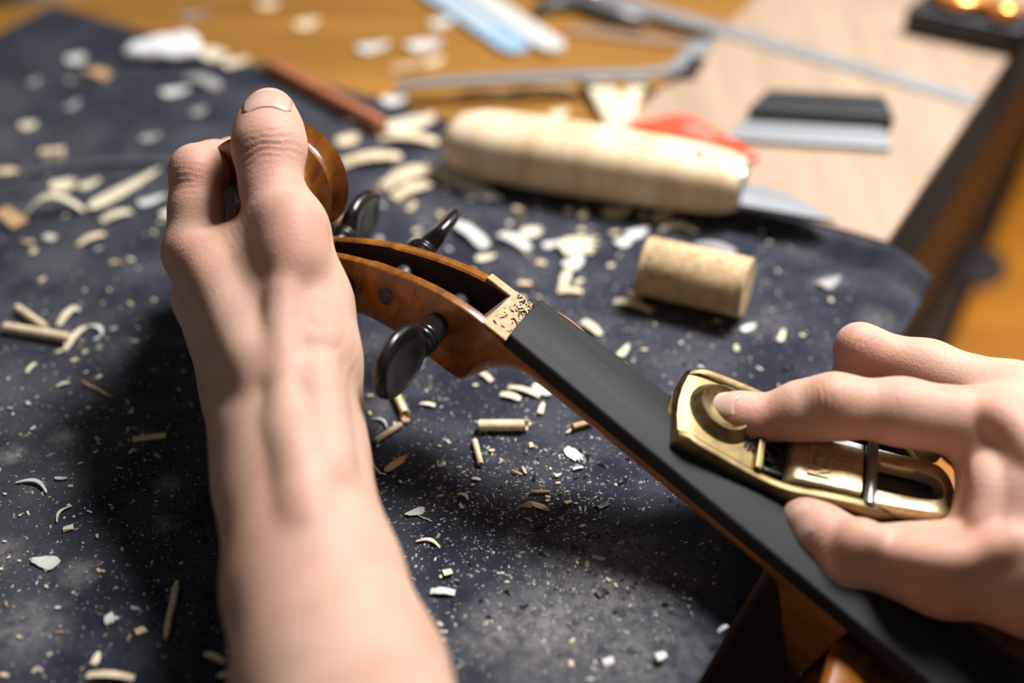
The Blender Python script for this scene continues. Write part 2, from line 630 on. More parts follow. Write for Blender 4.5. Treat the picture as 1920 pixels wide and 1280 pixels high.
def bent_tool():
    # flat steel strip (a soundpost setter) with a hooked right end
    root = empty('bent_steel_tool', loc=tuple(G(1000, 150, BZ)))
    tag(root, 'thin flat steel tool with a hooked right end lying behind the knife', 'tool')
    pts = [(742, 162), (800, 156), (900, 150), (1000, 145), (1100, 141), (1190, 139), (1240, 135), (1275, 122), (1300, 100), (1325, 78)]
    zs = [.005, .006, .007, .0075, .0075, .0075, .0075, .0085, .0095, .0095]
    P = [Vector(G(x, y, z)) for (x, y), z in zip(pts, zs)]
    # resample smooth
    Q = []
    for i in range(len(P) - 1):
        for k in range(4):
            t = k / 4
            p_1, p0, p1, p2 = P[max(i - 1, 0)], P[i], P[i + 1], P[min(i + 2, len(P) - 1)]
            Q.append(.5 * ((2 * p0) + (-p_1 + p1) * t + (2 * p_1 - 5 * p0 + 4 * p1 - p2) * t * t + (-p_1 + 3 * p0 - 3 * p1 + p2) * t ** 3))
    Q.append(P[-1])
    rings = []
    for i, p in enumerate(Q):
        t = (Q[min(i + 1, len(Q) - 1)] - Q[max(i - 1, 0)]).normalized()
        s = t.cross(Vector((0, 0, 1))).normalized()
        w = .0036 if i > 3 else .0020 + .0004 * i
        w *= 1.25 if i > len(Q) - 8 else 1
        h = .0009
        ring = [p + s * w + Vector((0, 0, h)), p + s * w - Vector((0, 0, h)), p - s * w - Vector((0, 0, h)), p - s * w + Vector((0, 0, h))]
        rings.append([tuple(q) for q in ring])
    o = child_world('steel_strip', loft(rings), M_steel_pale, root, smooth=False)
    dk = Vector(G(1303, 122, .0085))
    child_world('notch', xf(lathe([(-.004, .0), (-.0032, .0028), (.0032, .0028), (.004, .0)], 14, 'z'), Matrix.Translation(dk)), M_blackplastic, root, smooth=True)
    return root


def brown_stick():
    z = .0040
    M, L = frame_from(G(503, 122, z), G(716, 236, z))
    root = empty('brown_pencil', M)
    tag(root, 'short reddish brown wooden pencil lying on the cloth behind the thumb', 'pencil')
    r = .0041
    obj('barrel', lathe([(0, .0), (0, r * .9), (.0006, r), (L - .001, r), (L, r * .92), (L, 0)], 6, 'x'), M_pencil, root, smooth=False)
    obj('lead', lathe([(-.0008, .0), (-.0008, .001), (.0002, .001), (.0002, .0)], 10, 'x'), M_blackplastic, root)


def dark_block():
    z = BT
    M, L = frame_from(G(1690, 62, z), G(1905, 108, z))
    root = empty('black_sanding_block', M)
    tag(root, 'black block with two round glossy orange knobs at the top right corner', 'block')
    obj('body', prism([(0, 0), (L, .0), (L + .004, .030), (.006, .034)], .0002, .0135), M_blackplastic, root, smooth=False, bevel=(.002, 2))
    t = NT('orange_lacquer')
    nz = t.noise(80, 3)
    t.set(Base_Color=t.ramp(nz, [(.3, (.75, .28, .05)), (.7, (.9, .42, .12))]), Roughness=.18, Metallic=.55)
    for x, y, r in ((L * .40, .018, .0150), (L * .80, .0105, .0085)):
        o = obj('knob', lathe([(.0132, .0), (.0132, r * .7), (.0142, r * .62), (.0155, r * .9), (.018, r), (.0205, r * .82), (.0222, r * .4), (.0225, 0)], 28, 'z'), t.m, root)
        o.location = (x, y, 0)


def back_caliper():
    # grey tool at the top edge, mostly outside the frame: a pair of dark pliers-like calipers
    root = empty('grey_calipers', loc=tuple(G(1100, -10, BZ)))
    tag(root, 'dark grey metal calipers lying on the bench at the top edge', 'calipers')
    m = simple('dark_grey_metal', (.16, .165, .17), .4, .6)

    def arm(pts, r, zz):
        P = [G(x, y, zz) for x, y in pts]
        return tube(P, r, 10, .6)
    child_world('leg', arm([(1000, 18), (1040, 4), (1090, 2), (1150, 22), (1215, 38)], [.003, .0045, .006, .006, .003], BZ + .0055), m, root)
    child_world('leg', arm([(1130, -30), (1100, -12), (1060, -22), (1010, -60)], [.004, .005, .005, .004], BZ + .0050), m, root)
    p = Vector(G(1108, -6, BZ + .0060))
    child_world('pivot', xf(lathe([(-.004, 0), (-.004, .0065), (.004, .0065), (.0052, .005), (.0052, 0)], 20, 'z'), Matrix.Translation(p)), M_steel, root)


def thin_strip():
    z = BZ + .0016
    M, L = frame_from(G(1062, 52, z), G(1330, 84, z))
    o = obj('metal_shim', prism([(0, -.0045), (L, -.0035), (L, .0030), (.004, .0045)], -.0012, 0), simple('dull_shim', (.33, .25, .19), .4, .3), smooth=False, bevel=(.0003, 1), M=M)
    tag(o, 'dull thin metal strip on the amber bench between the hook and the ruler', 'strip')


def glass_jar():
    # grey-blue glass dish at the top left corner
    root = empty('grey_tin', loc=tuple(G(40, -20, BZ)))
    tag(root, 'grey blue round tin standing on the bench at the top left corner', 'tin')
    r = .030
    p = Vector(G(42, -34, BZ))
    m = simple('grey_blue_enamel', (.20, .25, .26), .35)
    child_world('body', xf(lathe([(0.0002, 0), (.0002, r), (.016, r), (.016, r - .0015), (.004, r - .0015), (.004, 0)], 40, 'z'), Matrix.Translation(p)), m, root, sharp=40)
    child_world('contents', xf(lathe([(.0042, 0), (.0042, r - .0022), (.010, r - .0022), (.0115, r * .5), (.012, 0)], 30, 'z'), Matrix.Translation(p)), M_blackplastic, root)


def plastic_film():
    # long thin bluish plastic strip across the left part of the cloth
    pts = [(-15, 338), (40, 326), (110, 313), (190, 303), (260, 300), (330, 303), (400, 316)]
    P = [Vector(G(x, y, .0012)) for x, y in pts]
    V = []
    for i, p in enumerate(P):
        t = (P[min(i + 1, len(P) - 1)] - P[max(i - 1, 0)]).normalized()
        s = t.cross(Vector((0, 0, 1))).normalized()
        V.append([tuple(p + s * .0022), tuple(p + s * .0022 + Vector((0, 0, .0004))), tuple(p - s * .0022 + Vector((0, 0, .0004))), tuple(p - s * .0022)])
    o = obj('plastic_strip', loft(V), simple('smoky_plastic', (.085, .09, .105), .3, bump=.02), smooth=False)
    tag(o, 'long thin smoky plastic strip curving across the cloth left of the hand', 'strip')


def white_pad():
    M, L = frame_from(G(236, 106, .0025), G(374, 82, .0025))
    rings = []
    for i in range(25):
        x = L * i / 24
        u = i / 24
        w = .0125 * (min(1, math.sin(math.pi * min(u * .62 + .06, .5)) ** .8)) * (1 if u < .9 else math.sqrt(max(0, 1 - ((u - .9) / .1) ** 2)) * .75 + .25)
        w *= .82 + .28 * u
        h = .0040 * (1 if .08 < u < .92 else .6)
        cy = .0015 * math.sin(u * 6)
        rings.append([(x, cy + w * math.cos(t) * (1 + .06 * math.sin(3 * t + u * 9)), h * math.sin(t) + .0003 * math.sin(u * 17)) for t in [2 * math.pi * j / 18 for j in range(18)]])
    o = obj('white_rag', loft(rings), simple('white_cotton', (.78, .78, .79), .9, var=.06, sc=900, bump=.4), M=M)
    o.location.z += .0012
    tag(o, 'folded white cotton rag lying on the cloth at the upper left', 'rag')


for fn in (knife, cork, saw_blade, red_tag, long_ruler, blue_strip, bent_tool, brown_stick, dark_block, back_caliper, thin_strip, glass_jar, plastic_film, white_pad):
    fn()
# ------------------------------------------------------------------ the violin, built in its own frame (mm):
# x from the nut toward the body, y across to the far side, z up out of the fingerboard
VN = Vector((0.00235, 0.34948, 0.05064))
VU = Vector((0.7722709972794024, -0.5174929368171298, -0.3685085712781447)).normalized()
VZ = Vector((0.38625965555625014, -0.0780538853148034, 0.919081644619688))
VZ = (VZ - VU * VZ.dot(VU)).normalized()
VW = VZ.cross(VU).normalized()
VM = Matrix((VU, VW, VZ)).transposed().to_4x4()
VM.translation = VN
MM = 0.001


def varnish():
    t = NT('amber_varnished_maple')
    flame = t.noise((130, 26, 60), 4, .6, dist=.8)
    age = t.noise(90, 4, .65)
    c = t.ramp(flame, [(.30, (.125, .036, .004)), (.5, (.225, .075, .007)), (.72, (.36, .140, .014))])
    c = t.mix(t.ramp(age, [(.45, 0.0), (.72, .75)]), c, (.060, .016, .003))
    t.set(Base_Color=c, Roughness=.3, Coat_Weight=.15, Coat_Roughness=.14)
    t.bump(t.noise(500, 4), .12, .0003)
    return t.m


def ebony():
    t = NT('planed_ebony')
    g = t.noise((20, 1300, 1300), 5, .66)
    big = t.noise((14, 90, 90), 3, .5)
    v = t.math('ADD', t.math('MULTIPLY', g, .6), t.math('MULTIPLY', big, .45))
    c = t.ramp(v, [(.40, (.0040, .0045, .005)), (.68, (.025, .0262, .0275))])
    # paler freshly planed wood on the playing surface only (not on the sides)
    spk = t.ramp(t.voronoi(520), [(.05, 1.0), (.11, 0.0)])
    keep = t.ramp(t.noise(300, 2), [(.60, 0.0), (.66, 1.0)])
    c = t.mix(t.math('MULTIPLY', t.math('MULTIPLY', spk, keep), .6), c, (.30, .28, .25))
    t.set(Base_Color=c, Roughness=t.ramp(v, [(.3, .50), (.7, .66)]), Specular_IOR_Level=.22)
    t.bump(g, .22, .0003)
    return t.m


M_varnish = varnish()
M_ebony = ebony()
M_neck = wood('bare_neck_maple', (.20, .075, .014), (.36, .15, .035), .42, (60, 300, 300), .06)
M_peg = simple('polished_blackwood', (.010, .0085, .008), .22, sc=120, var=.6, bump=.06, stretch=(300, 60, 300))
M_pegraw = simple('worn_peg_shaft', (.035, .033, .032), .5, var=.5, bump=.1)
M_darkinside = simple('dark_inside', (.030, .012, .006), .7, var=.5, bump=.2)  # dark tone given to the faces inside the pegbox


def bare():
    t = NT('bare_maple_ledge')
    nz = t.noise(420, 4, .6)
    blot = t.ramp(t.noise(300, 5, .7), [(.66, 0.0), (.74, .7)])
    c = t.ramp(nz, [(.3, (.36, .23, .11)), (.7, (.55, .39, .215))])
    t.set(Base_Color=t.mix(blot, c, (.07, .03, .012)), Roughness=.7)
    t.bump(nz, .3, .0003)
    return t.m


M_bare = bare()

violin = empty('violin', VM)
tag(violin, 'amber varnished violin lying tilted with its strings and nut removed', 'violin')


def vobj(name, vf, m, parent=None, **kw):
    return obj(name, vf, m, parent or violin, scale=MM, **kw)


# side profile of the pegbox, read along x (negative toward the scroll)
px_ = [-84, -78, -70, -60, -50, -40, -30, -20, -10, -5, 2]
top_h = smooth_interp(px_, [-33, -28.5, -22.6, -15.8, -10.2, -5.8, -2.2, .3, 1.4, 1.2, 0.4])
bot_h = smooth_interp([-84, -78, -70, -60, -50, -42, -34, -27, -20, -14, -9, -5.5, -2.5, 0, 3, 8, 12], [-46, -44.5, -42, -38, -33, -29.5, -27.5, -26.6, -26.5, -26.5, -26.0, -24.5, -20.5, -16.2, -14.0, -13.0, -12.7])
half_w = smooth_interp([-84, -70, -50, -30, -10, 0, 12], [6.6, 7.8, 9.4, 10.6, 11.5, 11.5, 11.7])


def pegbox():
    rings = []
    X = list(np.linspace(-82, -71, 8)) + [-69.5, -69] + list(np.linspace(-66, -12, 34)) + [-9.2, -8.9] + list(np.linspace(-8, 2, 14))
    for x in X:
        a, t, b = half_w(x), top_h(x), bot_h(x)
        cav = -69.3 < x < -9.05
        wall = 4.2 if x > -50 else 3.6
        i = a - wall
        fl = b + 5 if cav else t
        if not cav: i = a * .6
        bw = a * .80
        c = .7
        half = [(a - c, t), (a - .2, t - .25), (a, t - c), (a + .15, (t + b) / 2), (a - .6, b + 3.2), (bw, b + .9), (bw * .7, b + .1), (0, b - .4)]
        inner = [(i * .5, fl), (i, fl + (.4 if cav else 0)), (i, t - c if cav else t), (i + c, t)]
        loop = []
        # start at the bottom centre, up the far (+y) side, over the top, down the near side
        far = [(x, p, q) for p, q in half[::-1]]
        loop += far
        loop += [(x, p, q) for p, q in inner[::-1]]
        loop += [(x, -p, q) for p, q in inner]
        loop += [(x, -p, q) for p, q in half[:-1]]
        # toward the nut the section turns into the round of the neck
        kb = min(max((x + 7) / 8.5, 0), 1)
        kb = kb * kb * (3 - 2 * kb)
        if kb > 0:
            nl = []
            for (X_, y_, z_) in loop:
                if z_ < t - .9:
                    dep = t - b
                    u = min(max((t - z_) / dep, 0), 1)
                    ye = a * math.sqrt(max(0, 1 - u ** 2.4)) * (1 if y_ > 0 else -1 if y_ < 0 else 0)
                    y_ = y_ * (1 - kb) + ye * kb
                nl.append((X_, y_, z_))
            loop = nl
        rings.append(loop)
    o = vobj('pegbox', loft(rings), M_varnish, sharp=42)
    o.data.materials.append(M_darkinside)
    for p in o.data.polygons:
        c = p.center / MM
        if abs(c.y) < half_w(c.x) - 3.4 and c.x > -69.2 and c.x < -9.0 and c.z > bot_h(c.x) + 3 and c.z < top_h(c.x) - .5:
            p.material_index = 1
    return o


pegbox()

# bare ledge where the nut sat
vobj('nut_ledge', prism([(-8.0, -11.2), (1.4, -11.2), (.0, 11.2), (-9.6, 11.2)], 1.0, 1.75), M_bare, bevel=(.0002, 1), smooth=False)
vobj('worn_wall_top', prism([(-19, 7.4), (-8.7, 7.4), (-8.7, 11.0), (-19, 10.8)], .6, 1.72), M_bare, bevel=(.0002, 1), smooth=False)
vobj('dark_cavity_end', box(-9.9, -9.2, -6.9, 6.9, -18, .9), M_darkinside, smooth=False)  # dark panel across the nut end of the cavity


def neck():
    rings = []
    for x in list(np.linspace(-3, 108, 34)) + list(np.linspace(111, 131, 12)):
        a = 11.6 + 4.6 * max(x, 0) / 130
        dep = interp(x, [-3, 0, 3, 8, 12, 60, 100, 108, 114, 119, 124, 131], [20.5, 17.2, 14.0, 12.0, 11.3, 11.2, 11.6, 13.0, 20.5, 27, 34, 40])
        ring = [(x, a, -.02), (x, a, -.8)]
        n = 18
        for j in range(1, n):
            t = math.pi * j / n
            pw = interp(x, [-3, 2, 10, 108, 118], [1.0, 1.0, 1.5, 1.5, 1.0])      # slim, V-shaped between the two heels
            ct_, st_ = math.cos(t), math.sin(t)
            ring.append((x, a * abs(ct_) ** pw * (1 if ct_ > 0 else -1) * (1 if dep < 17 else 1 - .10 * (dep - 17) / 23), -.8 - (dep - .8) * st_ ** pw))
        ring += [(x, -a, -.8), (x, -a, -.02)]
        rings.append(ring)
    return vobj('neck', loft(rings), M_neck, sharp=50)


neck()


def fingerboard():
    rings = []
    L = 262
    R = 42.0
    for x in [0, .4] + list(np.linspace(4, L - 1, 50)) + [L]:
        skew = -.10 * max(0, 1 - x / 4)
        a = 11.7 + 9.3 * x / L
        e = 4.9
        sag = R - math.sqrt(R * R - a * a)
        ring = [(x, a, 0.0), (x, a + .1, e - .5), (x, a - .4, e)]
        n = 14
        for j in range(1, n):
            y = a * (1 - 2 * j / n)
            z = e + sag - (R - math.sqrt(max(R * R - y * y, 0)))
            # the near side is being planed into a flat facet
            if y < -a * .45:
                y0 = -a * .45
                z0 = e + sag - (R - math.sqrt(R * R - y0 * y0))
                f = (y - y0) / (-a - y0)
                z = z0 + (e - z0) * f
            # thin torn edge at the far side
            ring.append((x, y, z))
        ring += [(x, -a + .4, e), (x, -a - .1, e - .5), (x, -a, 0.0)]
        dz = -.5 if x == 0 else 0
        rings.append([(p[0] + skew * p[1], p[1], p[2] + (dz if p[2] > 3 else 0)) for p in ring])
    return vobj('fingerboard', loft(rings), M_ebony, sharp=22)


fingerboard()

# glue line: red brown splinter along the far edge of the fingerboard
vobj('edge_splinter', tube([(5, 11.9, 4.4), (9, 12.1, 4.6), (14, 12.2, 4.5), (17, 12.4, 4.2)], [.25, .5, .45, .15], 6), M_pencil)


def scroll():
    cx, cz = -89.5, -14.5
    rows = []
    turns = 2.15
    n = 150

    def rad(t):      # t in turns from the back of the pegbox
        return interp(t, [0, .12, .25, .5, .75, 1.0, 1.25, 1.5, 1.75, 2.15], [29, 27.2, 25.6, 20.0, 16.8, 13.2, 11.0, 8.8, 7.0, 4.6])

    def hw(t):
        return interp(t, [0, .25, .5, .75, 1.0, 1.25, 1.5, 1.75, 2.15], [7.4, 11.2, 11.0, 9.8, 12.0, 14.2, 16.4, 18.6, 21.5])
    for k in range(n + 1):
        t = turns * k / n
        a = -math.pi / 2 - 2 * math.pi * t + .10      # bottom -> left (toward -x) -> top -> front
        r, w = rad(t), hw(t)
        rin = rad(t + 1) - .4 if t + 1 < turns else 0.2
        ri = max(min(rin, r - 1.2), .2)
        prof = [(ri, -w * .96), (r - 1.0, -w), (r, -w + .7)]
        fl = 3.7 * min(1, r / 12)
        for j in range(1, 12):
            u = -1 + 2 * j / 12
            groove = fl * (math.sin(math.pi * abs(u)) ** 1.2)
            prof.append((r - groove + .2 * (1 - abs(u)), u * (w - .9)))
        prof += [(r, w - .7), (r - 1.0, w), (ri, w * .96)]
        rows.append([(cx + q * math.cos(a), y, cz + q * math.sin(a)) for q, y in prof])
    vf = loft(rows, cap=False, closed=False)
    # end caps of the spiral strip
    V, F = vf
    m = len(rows[0])
    F.append(tuple(range(m)))
    F.append(tuple(n * m + j for j in range(m - 1, -1, -1)))
    # eyes
    e = lathe([(-21.7, 0), (-21.7, 3.8), (-21.0, 4.6), (21.0, 4.6), (21.7, 3.8), (21.7, 0)], 24, 'y')
    e = ([(p[0] + cx, p[1], p[2] + cz) for p in e[0]], e[1])
    # core so nothing shows through between the turns
    cores = [lathe([(-w + .3, 0), (-w + .3, r), (w - .3, r), (w - .3, 0)], 32, 'y') for w, r in ((6.3, 13), (8.5, 10), (13, 6.5))]
    cores = [([(p[0] + cx, p[1], p[2] + cz) for p in c[0]], c[1]) for c in cores]
    return vobj('scroll', join((V, F), e, *cores), M_varnish, sharp=40).__setattr__('location', (0, -1.6 * MM, 0))


scroll()


def peg(x, z, side, roll, out, tilt=0.0, name='tuning_peg'):
    """peg along y; side -1: head on the near side"""
    root = empty(name)
    root.parent = violin
    M = Matrix.Translation(Vector((x, 0, z)) * MM) @ Matrix.Rotation(math.radians(tilt), 4, 'Z')
    root.matrix_local = M
    s = side
    a = half_w(x)
    # shaft right through both walls
    shaft = lathe([(-a * 1.0 - 1.1, 0), (-a * 1.0 - 1.0, 2.7), (-a * 1.0 - .3, 3.15), (a, 3.5), (a + .4, 3.55)], 20, 'y')
    shaft = ([(p[0], p[1] * s, p[2]) for p in shaft[0]], shaft[1])
    obj('shaft', shaft, M_pegraw, root, scale=MM, sharp=40)
    y0 = a + .2
    collar = lathe([(y0, 0), (y0, 4.3), (y0 + out * .62, 4.7), (y0 + out * .66, 5.2), (y0 + out * .72, 5.4), (y0 + out * .77, 5.1), (y0 + out * .80, 4.7), (y0 + out * .85, 5.3), (y0 + out * .93, 5.2), (y0 + out, 4.2), (y0 + out, 0)], 22, 'y')
    collar = ([(p[0], p[1] * s, p[2]) for p in collar[0]], collar[1])
    obj('collar', collar, M_peg, root, scale=MM, sharp=60)
    # thumb piece: flat heart/oval with hollowed faces
    rings = []
    H, Wd = 26.5, 12.0
    y1 = y0 + out - .8
    n = 26
    for i in range(n + 1):
        u = i / n
        w = Wd * (math.sin(math.pi * (u * .80 + .175) * .98) ** .62) * interp(u, [0, .06, .15, 1], [.40, .55, .86, 1.0])
        if u > .9: w *= math.sqrt(max(0.02, 1 - ((u - .9) / .1) ** 2)) * .55 + .45 * (1 - (u - .9) / .1)
        w = max(w, .3)
        th = interp(u, [0, .1, .3, .6, .9, 1], [3.6, 3.6, 3.1, 3.0, 2.6, .5])
        ring = []
        for j in range(28):
            t = 2 * math.pi * j / 28
            c_, s_ = math.cos(t), math.sin(t)
            q = c_ * w
            zz = th * (abs(s_) ** .7) * (1 if s_ >= 0 else -1)
            # hollow in the middle of each face
            zz *= 1 - .38 * math.exp(-(q / (w * .62 + .01)) ** 4) * math.exp(-((u - .55) / .33) ** 4)
            ring.append((q, (y1 + u * H) * s, zz))
        rings.append(ring)
    o = obj('thumb_piece', loft(rings), M_peg, root, scale=MM, sharp=60)
    o.rotation_euler = (0, roll, 0)
    return root


peg(-21.5, -10.6, -1, math.radians(66), 12.2, 5)
peg(-42.0, -15.6, 1, math.radians(106), 9.5, 12)
peg(-55.0, -23.5, -1, math.radians(20), 5.0)
peg(-70.0, -30.5, 1, math.radians(72), 10.0, 10)


def body():
    x0 = 130.0
    hx = [0, 1.5, 5, 12, 25, 45, 70, 100, 125, 140, 143, 152, 175, 200, 212, 216, 230, 255, 285, 315, 335, 348, 354, 355]
    hy = [9, 20, 40, 58, 71, 80, 83, 78, 69, 73, 76, 62, 55, 60, 80, 83, 88, 100, 104, 97, 80, 55, 25, 0.5]
    out = [(x0 + a, b) for a, b in zip(hx, hy)] + [(x0 + a, -b) for a, b in zip(hx[::-1], hy[::-1])]
    rib = [(x0 + 178 + (p[0] - x0 - 178) * .983, p[1] * .965) for p in out]
    vobj('ribs', prism(rib, -41, -11), M_varnish, sharp=50)

    def plate(zr, sgn):
        # edge with a rounded lip, then a shallow channel, then the arch
        rings = []
        for f, z in ((.955, 0), (.99, -.0), (1.0, 1.4), (1.0, 2.6), (.985, 3.9), (.955, 4.1), (.92, 3.2), (.86, 3.4), (.72, 6.4), (.5, 10.6), (.25, 13.4), (.05, 14.2)):
            rings.append([(x0 + 178 + (p[0] - x0 - 178) * f, p[1] * f, zr + sgn * z) for p in out])
        return loft(rings)
    vobj('top_plate', plate(-11, 1), M_varnish, sharp=70)
    vobj('back_plate', plate(-41, -1), M_varnish, sharp=70)


body()


# ------------------------------------------------------------------ brass block plane resting on the fingerboard (mm)
def plane_frame():
    al = math.radians(22)
    X = (VU * math.cos(al) + VW * math.sin(al)).normalized()
    n = VZ.copy()
    R = Matrix.Rotation(math.radians(7), 3, X)      # leaning onto the near facet
    n = R @ n
    Y = n.cross(X).normalized()
    M = Matrix((X, Y, n)).transposed().to_4x4()
    M.translation = VN + (VU * 52.4 + VW * 5.2 + VZ * 7.3) * MM
    return M


PM = plane_frame()
plane = empty('block_plane', PM)
tag(plane, 'small brass block plane pushed along the black fingerboard', 'plane')


def brass():
    t = NT('aged_brass')
    nz = t.noise(240, 4, .6)
    big = t.noise(45, 3)
    c = t.ramp(nz, [(.3, (.165, .125, .058)), (.7, (.29, .225, .112))])
    c = t.mix(t.ramp(big, [(.45, 0.0), (.75, .5)]), c, (.17, .12, .05))
    t.set(Base_Color=c, Roughness=t.ramp(nz, [(.3, .40), (.7, .56)]), Metallic=1.0)
    t.bump(t.noise(700, 3), .16, .0002)
    return t.m


M_brass = brass()
M_brasspale = simple('pale_brass', (.62, .50, .28), .42, .8, sc=500, var=.16, bump=.35, bd=.0004)
M_iron = simple('dark_iron', (.10, .10, .105), .38, .8, sc=200, bump=.1)
M_pin = simple('polished_pin', (.36, .37, .40), .28, .7, var=.1, stretch=(300, 40, 300), bump=.03)


def pobj(name, vf, m, parent=None, **kw):
    return obj(name, vf, m, parent or plane, scale=MM, **kw)


PL = 92.0
p_half = smooth_interp([0, 4, 12, 25, 40, 55, 68, 78, 86, 90, 92], [14.6, 15.4, 16.2, 17.4, 18.2, 18.0, 16.4, 13.6, 9.8, 6.5, 3.5])
p_wall = smooth_interp([0, 2, 8, 20, 30, 38, 48, 58, 66, 74, 82, 88, 92], [5.4, 6.6, 6.9, 6.6, 6.4, 7.6, 11.5, 14.0, 14.6, 13.0, 9.8, 7.2, 6.0])
TOE = 28.0       # the toe casting ends here


def plane_body():
    # hull: floor plus side walls; outline closed at both ends
    rings = []
    xs = list(np.linspace(0, TOE - .5, 10)) + [TOE, TOE + .4] + list(np.linspace(TOE + 2, 86, 26)) + [88, 90, 91.2, 92]
    for x in xs:
        a, h = p_half(x), p_wall(x)
        open_ = x > TOE + .2 and x < 89
        c = .9
        i = max(a - 3.0, .4)
        f = 1.6 if open_ else h - .4 - (.9 if x < TOE else 0)
        if x < 3: f = h - .5
        inr = [(i, h - .35), (i - .3, f), (i * .5, f)]
        bx = x
        front = 2.2 if x == 0 else 0
        half = [(0, 0), (a * .5, 0), (a - .8, 0), (a - .15, .5), (a + .2, h * .5), (a, h - c), (a - .45, h - .2), (a - 1.2, h), (a - 2.2, h)]
        loop = [(bx + front * 0, p, q) for p, q in half] + [(bx, p, q) for p, q in inr] + [(bx, 0, f)] + [(bx, -p, q) for p, q in inr[::-1]] + [(bx, -p, q) for p, q in half[:0:-1]]
        # bow of the nose
        loop2 = []
        for (X_, y_, z_) in loop:
            sh = 0
            if x < 12:
                k = (1 - x / 12)
                sh = 2.6 * k * (y_ / 15.0) ** 2 - 1.2 * k * (1 if z_ < 3 else 0)
            loop2.append((X_ + sh, y_, z_))
        rings.append(loop2)
    pobj('plane_body', loft(rings), M_brass, sharp=38)
    # raised rim and finger dish on the toe
    R = 8.2
    prof = [(5.6, 0), (5.6, R + 2.6), (6.8, R + 1.2), (8.6, R + .5), (9.2, R), (9.0, R - .7), (7.4, R - 2.0), (6.6, R - 4.5), (6.4, 0)]
    o = pobj('finger_rest', lathe(prof, 36, 'z'), M_brass, sharp=60)
    o.location = (13.8 * MM, 1.5 * MM, 0)
    # bridge at the mouth
    pobj('mouth_bridge', box(TOE - 2.0, TOE + .6, -p_half(TOE) + 2.6, p_half(TOE) - 2.6, 2.8, 8.0), M_brass, smooth=False, bevel=(.0007, 3))


plane_body()


